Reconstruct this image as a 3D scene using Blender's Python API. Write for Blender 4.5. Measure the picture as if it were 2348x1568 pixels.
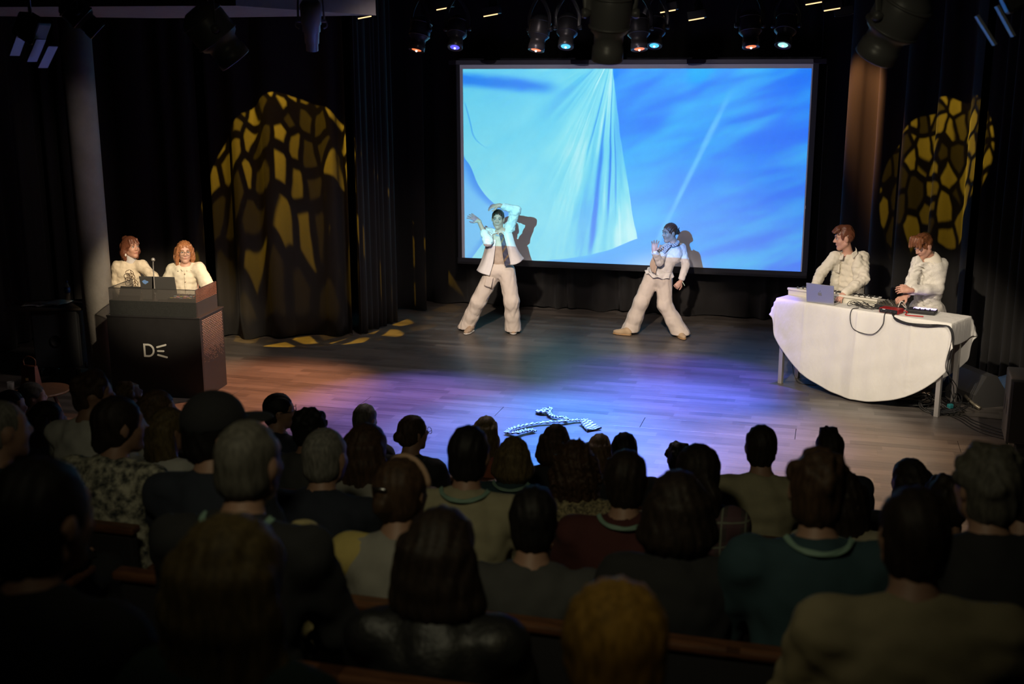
import bpy, bmesh, math, random
import numpy as np
from mathutils import Vector, Matrix, Euler

scene = bpy.context.scene
for o in list(bpy.data.objects):
    bpy.data.objects.remove(o, do_unlink=True)
C = scene.collection
random.seed(7)
PI = math.pi

# ------------------------------------------------------------------ camera
# world: X right along the projection screen, Y towards the screen, Z up, stage floor at z = 0
FPX, PITCH, YAW, ROLL, CAMH = 2666.9, math.radians(13.225), math.radians(15.30), math.radians(-0.123), 3.4
_f = Vector((-math.sin(YAW)*math.cos(PITCH), math.cos(YAW)*math.cos(PITCH), -math.sin(PITCH)))
_r0 = Vector((math.cos(YAW), math.sin(YAW), 0.0)); _u0 = _r0.cross(_f)
_r = _r0*math.cos(ROLL) + _u0*math.sin(ROLL); _u = -_r0*math.sin(ROLL) + _u0*math.cos(ROLL)
CAM = Vector((0, 0, CAMH))
cam_data = bpy.data.cameras.new('camera')
cam = bpy.data.objects.new('camera', cam_data); C.objects.link(cam)
cam_data.sensor_width = 36.0; cam_data.lens = FPX*36.0/2348.0
cam_data.clip_start = 0.05; cam_data.clip_end = 100
cam.matrix_world = Matrix(((_r.x, _u.x, -_f.x, CAM.x), (_r.y, _u.y, -_f.y, CAM.y), (_r.z, _u.z, -_f.z, CAM.z), (0, 0, 0, 1)))
cam_data.dof.use_dof = True; cam_data.dof.focus_distance = 13.6; cam_data.dof.aperture_fstop = 2.8
scene.camera = cam

def ray(px, py):
    return _f + _r*((px-1174.0)/FPX) - _u*((py-784.0)/FPX)
def at_y(px, py, Y):            # the point of the stage plan at depth Y seen at a place of the photograph
    d = ray(px, py); return CAM + d*(Y/d.y)
def at_z(px, py, z=0.0):        # the point at height z
    d = ray(px, py); return CAM + d*((z-CAMH)/d.z)

# ------------------------------------------------------------------ world and exposure
world = bpy.data.worlds.new('world'); scene.world = world; world.use_nodes = True
world.node_tree.nodes['Background'].inputs[0].default_value = (0.35, 0.42, 0.5, 1)
world.node_tree.nodes['Background'].inputs[1].default_value = 0.004
vs = scene.view_settings
vs.view_transform = 'Standard'; vs.look = 'None'; vs.exposure = 0.0; vs.gamma = 1.0; vs.use_curve_mapping = False
scene.display_settings.display_device = 'sRGB'
scene.cycles.use_denoising = True
scene.cycles.max_bounces = 4; scene.cycles.diffuse_bounces = 2; scene.cycles.glossy_bounces = 2; scene.cycles.transparent_max_bounces = 6
scene.cycles.use_adaptive_sampling = True; scene.cycles.adaptive_threshold = 0.08
scene.cycles.transmission_bounces = 3; scene.cycles.sample_clamp_indirect = 3.0
scene.cycles.caustics_reflective = False; scene.cycles.caustics_refractive = False

# ------------------------------------------------------------------ lights of the stage rig
class NT:
    """small helper to wire shader nodes"""
    def __init__(s, tree): s.t = tree; s.n = tree.nodes; s.l = tree.links
    def node(s, typ, **kw):
        n = s.n.new(typ)
        for k, v in kw.items(): setattr(n, k, v)
        return n
    def put(s, sock, v):
        if hasattr(v, 'is_output') or isinstance(v, bpy.types.NodeSocket): s.l.new(v, sock)
        elif v is not None: sock.default_value = v
    def math(s, op, a, b=None, c=None, clamp=False):
        n = s.node('ShaderNodeMath', operation=op, use_clamp=clamp)
        s.put(n.inputs[0], a); s.put(n.inputs[1], b) if b is not None else None
        if c is not None: s.put(n.inputs[2], c)
        return n.outputs[0]
    def smooth(s, x, a, b):
        n = s.node('ShaderNodeMapRange', interpolation_type='SMOOTHSTEP')
        s.put(n.inputs[0], x); n.inputs[1].default_value = a; n.inputs[2].default_value = b
        n.inputs[3].default_value = 0; n.inputs[4].default_value = 1
        return n.outputs[0]
    def mix(s, f, a, b):
        n = s.node('ShaderNodeMix', data_type='RGBA'); s.put(n.inputs[0], f); s.put(n.inputs[6], a); s.put(n.inputs[7], b)
        return n.outputs[2]
    def xyz(s, x, y, z=0.0):
        n = s.node('ShaderNodeCombineXYZ'); s.put(n.inputs[0], x); s.put(n.inputs[1], y); s.put(n.inputs[2], z); return n.outputs[0]
    def noise(s, vec, scale, detail=3.0, rough=0.5, dist=0.0):
        n = s.node('ShaderNodeTexNoise'); s.put(n.inputs['Vector'], vec)
        n.inputs['Scale'].default_value = scale; n.inputs['Detail'].default_value = detail
        n.inputs['Roughness'].default_value = rough; n.inputs['Distortion'].default_value = dist
        return n.outputs[0]
    def curve(s, x, pts):
        n = s.node('ShaderNodeFloatCurve'); s.put(n.inputs['Value'], x); m = n.mapping; c = m.curves[0]
        m.clip_min_x = 0; m.clip_max_x = 1; m.clip_min_y = 0; m.clip_max_y = 1; m.use_clip = True
        pts = sorted(pts)
        c.points[0].location = pts[0]; c.points[1].location = pts[-1]
        for p in pts[1:-1]: c.points.new(*p)
        for p in c.points: p.handle_type = 'AUTO_CLAMPED'
        m.update()
        return n.outputs[0]

def rgb(r, g, b): return (r, g, b, 1.0)
def srgb(h):
    v = [int(h[i:i+2], 16)/255.0 for i in (0, 2, 4)]
    v = [c/12.92 if c <= 0.04045 else ((c+0.055)/1.055)**2.4 for c in v]
    return (v[0], v[1], v[2], 1.0)

def spot(name, loc, target, power, color, angle, blend=0.4, radius=0.06):
    d = bpy.data.lights.new(name, 'SPOT'); d.energy = power; d.color = color
    d.spot_size = math.radians(angle); d.spot_blend = blend; d.shadow_soft_size = radius
    o = bpy.data.objects.new(name, d); C.objects.link(o); o.location = loc
    v = Vector(target) - Vector(loc)
    o.rotation_euler = v.to_track_quat('-Z', 'Y').to_euler()
    return o
SCREEN_Y = 15.75
SX0, SX1, SZ0, SZ1 = -5.05, -0.31, 0.762, 3.452        # white surface of the screen
IX0, IX1, IZ0, IZ1 = -5.006, -0.326, 0.757, 3.396      # the projected picture
PROJ = (-2.70, 4.50, 3.92)

def projector_light():
    """ceiling projector: a spot whose emission is the film being shown (a white cloth before a blue sky)"""
    o = spot('projector_beam', PROJ, (-2.67, SCREEN_Y, 2.08), 6200, (1, 1, 1), 34, 0.0, 0.004)
    d = o.data; d.use_nodes = True; T = NT(d.node_tree); em = T.n['Emission']
    geo = T.node('ShaderNodeNewGeometry'); sep = T.node('ShaderNodeSeparateXYZ'); T.l.new(geo.outputs['Normal'], sep.inputs[0])
    k = SCREEN_Y - PROJ[1]
    def coord(comp, p0, a, b):
        w = T.math('DIVIDE', sep.outputs[comp], sep.outputs[1])
        w = T.math('MULTIPLY_ADD', w, k, p0)
        return T.math('MULTIPLY_ADD', w, 1.0/(b-a), -a/(b-a))
    u = coord(0, PROJ[0], IX0, IX1)
    v = T.math('SUBTRACT', 1.0, coord(2, PROJ[2], IZ0, IZ1))         # 0 at the top
    def inside(x, lo, hi):
        return T.math('MULTIPLY', T.math('GREATER_THAN', x, lo), T.math('LESS_THAN', x, hi))
    mask = T.math('MULTIPLY', inside(u, 0.0, 1.0), inside(v, 0.0, 1.0))
    P = T.xyz(u, T.math('MULTIPLY', v, 0.565))
    # --- sky: blue with slanting wisps of cirrus and a vapour trail
    vv = T.math('MULTIPLY', v, 0.565)
    def slant(deg, sx, sy, z=0.0):
        c, s_ = math.cos(math.radians(deg)), math.sin(math.radians(deg))
        xa = T.math('SUBTRACT', T.math('MULTIPLY', u, c*sx), T.math('MULTIPLY', vv, s_*sx))
        ya = T.math('ADD', T.math('MULTIPLY', u, s_*sy), T.math('MULTIPLY', vv, c*sy))
        return T.xyz(xa, ya, z)
    w1 = T.math('ADD', T.math('MULTIPLY', T.noise(slant(27, 2.2, 13.0), 1.0, 5.0, 0.62, 0.5), 0.6), T.math('MULTIPLY', T.noise(slant(12, 3.0, 22.0, 4.0), 1.0, 4.0, 0.6, 0.4), 0.4))
    w2 = T.noise(P, 2.1, 3.0, 0.5)
    sky_d = T.mix(u, rgb(0.006, 0.27, 0.96), rgb(0.004, 0.17, 0.98))
    sky = T.mix(T.smooth(T.math('ADD', T.math('MULTIPLY', w1, 0.75), T.math('MULTIPLY', w2, 0.4)), 0.47, 0.72), sky_d, rgb(0.03, 0.50, 0.96))
    sky = T.mix(T.math('MULTIPLY', T.smooth(v, 0.25, 0.75), T.math('MULTIPLY', T.math('SUBTRACT', 1.0, T.smooth(u, 0.45, 0.95)), 0.55)), sky, rgb(0.07, 0.52, 0.98))
    tl = T.math('ABSOLUTE', T.math('SUBTRACT', u, T.math('MULTIPLY_ADD', v, -0.255, 0.812)))
    tl = T.math('ADD', tl, T.math('MULTIPLY', T.math('SUBTRACT', T.noise(P, 14, 3), 0.5), 0.012))
    trail = T.math('MULTIPLY', T.math('SUBTRACT', 1.0, T.smooth(tl, 0.0, 0.014)), T.math('MULTIPLY', T.smooth(v, 0.05, 0.3), T.math('SUBTRACT', 1.0, T.smooth(v, 0.8, 0.97))))
    sky = T.mix(T.math('MULTIPLY', trail, T.math('MULTIPLY', T.noise(P, 9, 2), 1.1)), sky, rgb(0.17, 0.66, 1.0))
    # --- cloth hanging in front of the sky
    edge = T.curve(v, [(0, .449), (.1, .456), (.2, .464), (.33, .474), (.45, .486), (.6, .502), (.75, .516), (.86, .53), (1, .545)])
    edge = T.math('MULTIPLY_ADD', T.math('SUBTRACT', T.noise(P, 22, 4), 0.5), 0.006, edge)
    hem = T.curve(u, [(0, 1), (.2, 1), (.252, .996), (.33, .976), (.43, .935), (.48, .9), (.53, .862), (1, .8)])
    hem = T.math('MULTIPLY_ADD', T.math('SUBTRACT', T.noise(P, 30, 3), 0.5), 0.008, hem)
    cl = T.math('MULTIPLY', T.math('SUBTRACT', 1.0, T.smooth(T.math('SUBTRACT', u, edge), -0.0012, 0.0012)), T.math('SUBTRACT', 1.0, T.smooth(T.math('SUBTRACT', v, hem), -0.002, 0.002)))
    # folds fan out from the gathered top right corner
    du = T.math('SUBTRACT', u, 0.452); dv = T.math('MULTIPLY', T.math('ADD', v, 0.10), 0.565)
    ang = T.math('ARCTAN2', du, dv)
    rad = T.math('SQRT', T.math('ADD', T.math('MULTIPLY', du, du), T.math('MULTIPLY', dv, dv)))
    fan = T.noise(T.xyz(T.math('MULTIPLY', ang, 6.5), T.math('MULTIPLY', rad, 1.1), 3.1), 1.5, 4.0, 0.55, 0.35)
    fine = T.noise(T.xyz(T.math('MULTIPLY', ang, 16.0), T.math('MULTIPLY', rad, 4.0), 1.0), 2.2, 4.0, 0.65, 1.2)
    soft = T.noise(P, 3.2, 2.0, 0.5, 0.3)
    near_edge = T.smooth(u, 0.16, 0.46)
    tone = T.math('MULTIPLY_ADD', T.math('SUBTRACT', soft, 0.5), 0.75, 0.57)
    tone = T.math('MULTIPLY_ADD', T.math('MULTIPLY', T.math('SUBTRACT', fan, 0.47), near_edge), 1.75, tone)
    tone = T.math('MULTIPLY_ADD', T.math('SUBTRACT', fine, 0.5), 0.40, tone)
    tone = T.math('ADD', tone, T.math('MULTIPLY', T.smooth(v, 0.3, 0.9), 0.14))
    for (a0, wd, r0, r1, g) in ((-0.115, .030, .16, .62, .62), (-0.028, .014, .02, .50, .55), (-0.235, .02, .08, .34, .4), (0.02, .012, .2, .5, .4)):
        dd = T.math('ABSOLUTE', T.math('SUBTRACT', T.math('MULTIPLY_ADD', T.math('SUBTRACT', soft, .5), .10, ang), a0))
        line = T.math('SUBTRACT', 1.0, T.smooth(dd, 0.0, wd))
        line = T.math('MULTIPLY', line, T.math('MULTIPLY', T.smooth(rad, r0-.05, r0+.06), T.math('SUBTRACT', 1.0, T.smooth(rad, r1-.1, r1+.04))))
        tone = T.math('MULTIPLY_ADD', line, -g, tone)
    # crumpled dark patch in the upper left corner
    cp = T.math('MULTIPLY', T.math('SUBTRACT', 1.0, T.smooth(T.math('ABSOLUTE', T.math('SUBTRACT', v, T.math('MULTIPLY_ADD', u, 0.16, 0.052))), 0.0, 0.055)), T.math('SUBTRACT', 1.0, T.smooth(u, 0.14, 0.36)))
    tone = T.math('MULTIPLY_ADD', T.math('MULTIPLY', cp, T.math('MULTIPLY_ADD', T.noise(slant(-14, 6, 30), 1.0, 6, .6, 1.0), 0.9, 0.25)), -0.85, tone)
    # thin twig of shadow on the left
    tw = T.curve(v, [(0, .0), (.15, .0), (.19, .008), (.28, .022), (.35, .033), (.385, .052), (.405, .075), (.412, .118), (1, .118)])
    twd = T.math('SUBTRACT', 1.0, T.smooth(T.math('ABSOLUTE', T.math('SUBTRACT', u, tw)), 0.0008, 0.0035))
    twm = T.math('MULTIPLY', T.smooth(v, .16, .2), T.math('LESS_THAN', v, .414))
    tone = T.math('MULTIPLY_ADD', T.math('MULTIPLY', twd, twm), -0.28, tone)
    ramp = T.node('ShaderNodeValToRGB'); T.l.new(tone, ramp.inputs[0]); cr = ramp.color_ramp
    cr.elements[0].position = 0.0; cr.elements[0].color = rgb(0.010, 0.24, 0.92)
    cr.elements[1].position = 1.0; cr.elements[1].color = rgb(0.50, 0.90, 0.92)
    for p, c in ((.25, rgb(0.05, 0.42, 0.92)), (.5, rgb(0.12, 0.64, 0.88)), (.72, rgb(0.22, 0.76, 0.88))):
        e = cr.elements.new(p); e.color = c
    pic = T.mix(cl, sky, ramp.outputs[0])
    # lower left: the cloth turns away, a blue back side shows
    bk = T.curve(v, [(0, 0), (.44, 0), (.455, .002), (.5, .02), (.62, .052), (.7, .095), (.75, .14), (.86, .085), (.9, .066), (1, .022)])
    bd = T.math('SUBTRACT', bk, u)
    backm = T.math('MULTIPLY', T.smooth(bd, 0.0, 0.002), T.math('GREATER_THAN', v, .445))
    bt = T.math('MULTIPLY_ADD', T.math('SUBTRACT', T.noise(P, 7, 3), .5), .25, T.math('ADD', T.smooth(bd, 0.0, 0.05), T.math('MULTIPLY', T.smooth(v, .6, .95), .5)))
    pic = T.mix(backm, pic, T.mix(bt, rgb(0.012, 0.28, 0.92), rgb(0.13, 0.55, 0.95)))
    # the panel's own black level leaks a faint lilac light just outside the picture
    leak = T.math('MULTIPLY', T.math('MULTIPLY', inside(u, -0.02, 1.02), inside(v, -0.06, 1.02)), 0.085)
    T.l.new(T.mix(mask, rgb(0.80, 0.74, 1.0), pic), em.inputs['Color'])
    T.l.new(T.math('MAXIMUM', mask, leak), em.inputs['Strength'])
    return o

def gobo_light(name, loc, target, power, color, angle, scale, seed, width=0.06):
    """profile spot with a break-up gobo (irregular cells) in its gate"""
    o = spot(name, loc, target, power, color, angle, 0.02, 0.012)
    v = (Vector(target)-Vector(loc)).normalized(); r = v.cross(Vector((0, 0, 1))).normalized(); up = r.cross(v)
    d = o.data; d.use_nodes = True; T = NT(d.node_tree); em = T.n['Emission']
    geo = T.node('ShaderNodeNewGeometry')
    def dot(w):
        n = T.node('ShaderNodeVectorMath', operation='DOT_PRODUCT'); T.l.new(geo.outputs['Normal'], n.inputs[0]); n.inputs[1].default_value = w
        return n.outputs['Value']
    z = dot(v); a = T.math('DIVIDE', dot(r), z); b = T.math('DIVIDE', dot(up), z)
    vec = T.xyz(T.math('MULTIPLY', a, scale), T.math('MULTIPLY', b, scale), seed)
    wr = T.noise(vec, 1.1, 1.0)
    vec2 = T.xyz(T.math('MULTIPLY_ADD', wr, .35, T.math('MULTIPLY', a, scale*1.25)), T.math('MULTIPLY', b, scale*.85), seed)
    vo = T.node('ShaderNodeTexVoronoi', feature='DISTANCE_TO_EDGE'); T.l.new(vec2, vo.inputs['Vector']); vo.inputs['Scale'].default_value = 1.0; vo.inputs['Randomness'].default_value = .85
    vc = T.node('ShaderNodeTexVoronoi', feature='F1'); T.l.new(vec2, vc.inputs['Vector']); vc.inputs['Scale'].default_value = 1.0; vc.inputs['Randomness'].default_value = .85
    cell = T.smooth(vo.outputs['Distance'], width, width*1.7)
    sc = T.node('ShaderNodeSeparateColor'); T.l.new(vc.outputs['Color'], sc.inputs[0])
    on = T.smooth(sc.outputs[0], 0.34, 0.62)
    st = T.math('MULTIPLY_ADD', T.math('MULTIPLY', cell, T.math('MULTIPLY_ADD', on, 0.85, 0.15)), 1.0, 0.02)
    T.l.new(st, em.inputs['Strength']); em.inputs['Color'].default_value = (1, 1, 1, 1)
    return o

projector_light()
# rig over the stage, the backlights hang at RIG_Y: (lens place in the photograph, aim on the floor, colour, power, angle)
RIG_Y = 12.6
BACKLIGHTS = [
    ('orange', 955, 118, (-6.0, 11.0, 0), (1.0, 0.38, 0.18), 1500, 46),
    ('violet', 1043, 112, (-3.9, 10.9, 0), (0.16, 0.15, 1.0), 1900, 48),
    ('orange', 1229, 118, (-4.3, 10.6, 0), (1.0, 0.38, 0.24), 520, 46),
    ('cyan', 1297, 110, (-2.6, 10.3, 0), (0.05, 0.28, 1.0), 3300, 46),
    ('orange', 1466, 116, (-0.9, 10.3, 0), (1.0, 0.40, 0.22), 420, 44),
    ('cyan', 1500, 108, (-1.6, 11.2, 0), (0.10, 0.19, 1.0), 3900, 52),
    ('orange', 1722, 111, (0.3, 9.9, 0), (1.0, 0.62, 0.36), 900, 52),
    ('white', 1795, 107, (-1.5, 12.5, 0), (0.15, 0.10, 1.0), 2200, 46),
]
BL_POS = []
for i, (kind, px, py, aim, col, pw, ang) in enumerate(BACKLIGHTS):
    p = at_y(px, py, RIG_Y+(0.45 if i == 5 else 0.0)); BL_POS.append(p)
    a = Vector(aim); q = p + (a-p).normalized()*0.03
    spot('backlight_%s' % kind, q, a, pw, col, ang, 0.85, 0.05)
# warm front light over the audience
spot('podium_key', (-3.6, 7.3, 4.1), (-6.78, 11.15, 1.12), 1800, (1.0, 0.79, 0.53), 20, 0.6, 0.05)
spot('table_key', (-1.3, 7.2, 4.1), (0.46, 12.55, 0.70), 1150, (1.0, 0.86, 0.67), 24, 0.5, 0.05)
spot('left_dancer_wash', (-3.0, 6.8, 4.3), (-4.15, 14.2, 0.30), 2300, (1.0, 0.82, 0.68), 15, 0.7, 0.08)
spot('right_dancer_wash', (-1.6, 6.8, 4.3), (-2.10, 14.5, 0.30), 2300, (1.0, 0.81, 0.67), 15, 0.7, 0.08)
spot('front_wash', (-2.6, 6.4, 4.3), (-2.7, 15.6, 1.5), 110, (1.0, 0.86, 0.80), 36, 0.5, 0.1)
spot('curtain_lamp', (-0.55, 14.6, 4.35), (0.42, 15.12, 2.9), 520, (1.0, 0.42, 0.15), 34, 0.8, 0.05)
spot('column_fill', (-4.10, 8.95, 3.48), (-7.80, 11.1, 2.35), 62, (1.0, 0.82, 0.78), 28, 0.9, 0.05)  # fill added to brighten the column, set near the profile spot's lens
spot('table_fill', (2.2, 7.6, 4.15), (0.95, 12.25, 0.55), 420, (1.0, 0.86, 0.72), 24, 0.6, 0.05)
gobo_light('left_gobo', (-6.12, 11.95, 4.10), (-6.56, 13.48, 1.95), 1500, (1.0, 0.55, 0.03), 44, 9.5, 3.3, 0.115)
gobo_light('right_gobo', (0.90, 12.3, 4.20), (1.22, 14.25, 2.50), 1300, (1.0, 0.58, 0.03), 25, 15.0, 8.2, 0.085)
# added unseen fill brightening the whole stage floor, and house light over the rows
spot('stage_fill', (-3.0, 10.6, 4.75), (-3.0, 11.2, 0.0), 260, (1.0, 0.82, 0.78), 122, 0.5, 0.25)
spot('house_light', (-1.0, 1.0, 4.75), (-1.0, 6.2, 1.0), 92, (1.0, 0.92, 0.60), 78, 1.0, 0.2)
spot('aisle_light', (-0.25, 0.9, 4.7), (-0.36, 2.05, 2.40), 18, (1.0, 0.74, 0.20), 22, 0.9, 0.05)
# ------------------------------------------------------------------ materials
MATS = {}
def mat(name, col, rough=0.6, metal=0.0, var=0.0, vscale=8.0, bump=0.0, bscale=60.0, sheen=0.0, spec=None, trans=0.0, emit=None, estr=0.0, attr=False, alpha=1.0, stretch=None, col2=None, coat=0.0, ior=None):
    """procedural principled material: colour mottling and fine relief from noise"""
    if name in MATS: return MATS[name]
    m = bpy.data.materials.new(name); m.use_nodes = True; T = NT(m.node_tree); b = T.n['Principled BSDF']
    c = tuple(col)[:3] + (1.0,)
    tc = T.node('ShaderNodeTexCoord'); vec = tc.outputs['Object']
    if stretch:
        mp = T.node('ShaderNodeMapping'); mp.inputs['Scale'].default_value = stretch; T.l.new(vec, mp.inputs[0]); vec = mp.outputs[0]
    if attr:
        a = T.node('ShaderNodeAttribute'); a.attribute_name = 'Col'; base = a.outputs['Color']
    else:
        base = c
    if var > 0 or col2 is not None:
        f = T.noise(vec, vscale, 4.0, 0.6)
        f = T.smooth(f, 0.3, 0.7)
        if col2 is not None: base = T.mix(f, base, tuple(col2)[:3]+(1.0,))
        else:
            h = T.node('ShaderNodeHueSaturation'); T.put(h.inputs['Color'], base)
            T.l.new(T.math('MULTIPLY_ADD', f, var*2, 1.0-var), h.inputs['Value']); base = h.outputs[0]
    T.put(b.inputs['Base Color'], base)
    b.inputs['Roughness'].default_value = rough; b.inputs['Metallic'].default_value = metal
    if sheen: b.inputs['Sheen Weight'].default_value = sheen
    if spec is not None: b.inputs['Specular IOR Level'].default_value = spec
    if trans: b.inputs['Transmission Weight'].default_value = trans
    if ior: b.inputs['IOR'].default_value = ior
    if coat: b.inputs['Coat Weight'].default_value = coat
    if alpha < 1: b.inputs['Alpha'].default_value = alpha
    if emit is not None:
        b.inputs['Emission Color'].default_value = tuple(emit)[:3]+(1.0,); b.inputs['Emission Strength'].default_value = estr
        m.cycles.emission_sampling = 'NONE'      # tiny glowing parts: seen, but too weak to be worth sampling as lamps
    if bump > 0:
        bp = T.node('ShaderNodeBump'); bp.inputs['Strength'].default_value = bump; bp.inputs['Distance'].default_value = 0.01
        T.l.new(T.noise(vec, bscale, 3.0), bp.inputs['Height']); T.l.new(bp.outputs[0], b.inputs['Normal'])
    MATS[name] = m
    return m

# ------------------------------------------------------------------ objects
ORG = {}
def mark(o, label=None, cat=None, group=None, kind=None):
    if label: o['label'] = label
    if cat: o['category'] = cat
    if group: o['group'] = group
    if kind: o['kind'] = kind
    return o
def thing(name, label, cat, loc=(0, 0, 0), rotz=0.0, group=None, kind=None):
    o = bpy.data.objects.new(name, None); C.objects.link(o)
    o.empty_display_size = 0.1; o.location = loc; o.rotation_euler = (0, 0, rotz)
    ORG[o.name] = Vector(loc)
    return mark(o, label, cat, group, kind)
def link(name, me, parent=None):
    o = bpy.data.objects.new(name, me); C.objects.link(o)
    if parent is not None:
        o.parent = parent; ORG[o.name] = ORG.get(parent.name, Vector())
    else: ORG[o.name] = Vector()
    return o
def copy_tree(o, parent=None):
    c = o.copy(); C.objects.link(c); c.parent = parent
    for ch in o.children: copy_tree(ch, c)
    return c
def mesh_np(name, V, Q, mat_=None, smooth=True, col=None, tris=None):
    """mesh from numpy verts and quads (and optional triangles)"""
    me = bpy.data.meshes.new(name); V = np.asarray(V, np.float32)
    nq = 0 if Q is None else len(Q); nt = 0 if tris is None else len(tris)
    me.vertices.add(len(V)); me.vertices.foreach_set('co', V.ravel())
    loops = []
    if nq: loops.append(np.asarray(Q, np.int32).ravel())
    if nt: loops.append(np.asarray(tris, np.int32).ravel())
    L = np.concatenate(loops) if loops else np.zeros(0, np.int32)
    me.loops.add(len(L)); me.loops.foreach_set('vertex_index', L)
    me.polygons.add(nq+nt)
    st = np.concatenate([np.arange(nq)*4, nq*4+np.arange(nt)*3]).astype(np.int32)
    me.polygons.foreach_set('loop_start', st)
    me.polygons.foreach_set('use_smooth', np.full(nq+nt, smooth, bool))
    me.update(calc_edges=True); me.validate()
    if mat_: me.materials.append(mat_)
    if col is not None:
        a = me.color_attributes.new('Col', 'FLOAT_COLOR', 'POINT')
        cc = np.ones((len(V), 4), np.float32); cc[:, :3] = col; a.data.foreach_set('color', cc.ravel())
    return me

class MB:
    """collects simple shapes into one mesh (world or local coordinates)"""
    def __init__(s): s.v = []; s.f = []
    def add(s, verts, faces):
        b = len(s.v); s.v += [tuple(p) for p in verts]; s.f += [tuple(i+b for i in q) for q in faces]; return s
    def box(s, c, size, rotz=0.0, bev=0.0, M=None):
        bm = bmesh.new(); bmesh.ops.create_cube(bm, size=1.0)
        for v in bm.verts: v.co = Vector((v.co.x*size[0], v.co.y*size[1], v.co.z*size[2]))
        if bev > 0: bmesh.ops.bevel(bm, geom=list(bm.edges), offset=bev, segments=2, affect='EDGES', profile=0.5)
        T = Matrix.Translation(Vector(c)) @ (M.to_4x4() if M is not None else Matrix.Rotation(rotz, 4, 'Z'))
        bm.verts.index_update()
        s.add([T @ v.co for v in bm.verts], [[v.index for v in f.verts] for f in bm.faces]); bm.free(); return s
    def tube(s, pts, r, n=8, caps=True):
        pts = [Vector(p) for p in pts]; rs = r if isinstance(r, (list, tuple)) else [r]*len(pts)
        up = None; rings = []
        for i, p in enumerate(pts):
            d = (pts[min(i+1, len(pts)-1)] - pts[max(i-1, 0)])
            d = d.normalized() if d.length > 1e-9 else Vector((0, 0, 1))
            if up is None: a = d.orthogonal().normalized()
            else:
                a = up - d*up.dot(d); a = a.normalized() if a.length > 1e-6 else d.orthogonal().normalized()
            up = a; b = d.cross(a)
            rings.append([p + (a*math.cos(2*PI*k/n) + b*math.sin(2*PI*k/n))*rs[i] for k in range(n)])
        V = [q for rg in rings for q in rg]; F = []
        for i in range(len(pts)-1):
            for k in range(n): F.append((i*n+k, i*n+(k+1) % n, (i+1)*n+(k+1) % n, (i+1)*n+k))
        if caps: F.append(tuple(range(n-1, -1, -1))); F.append(tuple((len(pts)-1)*n+k for k in range(n)))
        return s.add(V, F)
    def lathe(s, prof, n=20, M=None):
        """profile of (r, z) about the Z axis, placed by M"""
        M = M or Matrix.Identity(4); V = []; F = []
        for (r, z) in prof:
            for k in range(n): V.append(M @ Vector((r*math.cos(2*PI*k/n), r*math.sin(2*PI*k/n), z)))
        for i in range(len(prof)-1):
            for k in range(n): F.append((i*n+k, i*n+(k+1) % n, (i+1)*n+(k+1) % n, (i+1)*n+k))
        if prof[0][0] > 1e-5: F.append(tuple(range(n-1, -1, -1)))
        if prof[-1][0] > 1e-5: F.append(tuple((len(prof)-1)*n+k for k in range(n)))
        return s.add(V, F)
    def prism(s, poly, z0, z1):
        n = len(poly); V = [(x, y, z0) for x, y in poly] + [(x, y, z1) for x, y in poly]
        F = [tuple(range(n-1, -1, -1)), tuple(range(n, 2*n))] + [(k, (k+1) % n, n+(k+1) % n, n+k) for k in range(n)]
        return s.add(V, F)
    def sphere(s, c, r, n=12, sc=(1, 1, 1), M=None):
        prof = [(r*math.sin(PI*i/n), -r*math.cos(PI*i/n)) for i in range(n+1)]
        T = Matrix.Translation(Vector(c)) @ (M.to_4x4() if M is not None else Matrix.Identity(4)) @ Matrix.Diagonal((sc[0], sc[1], sc[2], 1))
        return s.lathe(prof, n*2 if n < 9 else n+6, T)
    def mesh(s, name, m, smooth=False, org=Vector()):
        me = bpy.data.meshes.new(name)
        me.from_pydata([(p[0]-org[0], p[1]-org[1], p[2]-org[2]) for p in s.v], [], s.f); me.materials.append(m)
        if smooth: me.polygons.foreach_set('use_smooth', np.ones(len(me.polygons), bool))
        me.update(); return me
    def build(s, name, m, parent=None, smooth=False, world=True):
        org = ORG.get(parent.name, Vector()) if (parent is not None and world) else Vector()
        return link(name, s.mesh(name, m, smooth, org), parent)

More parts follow.
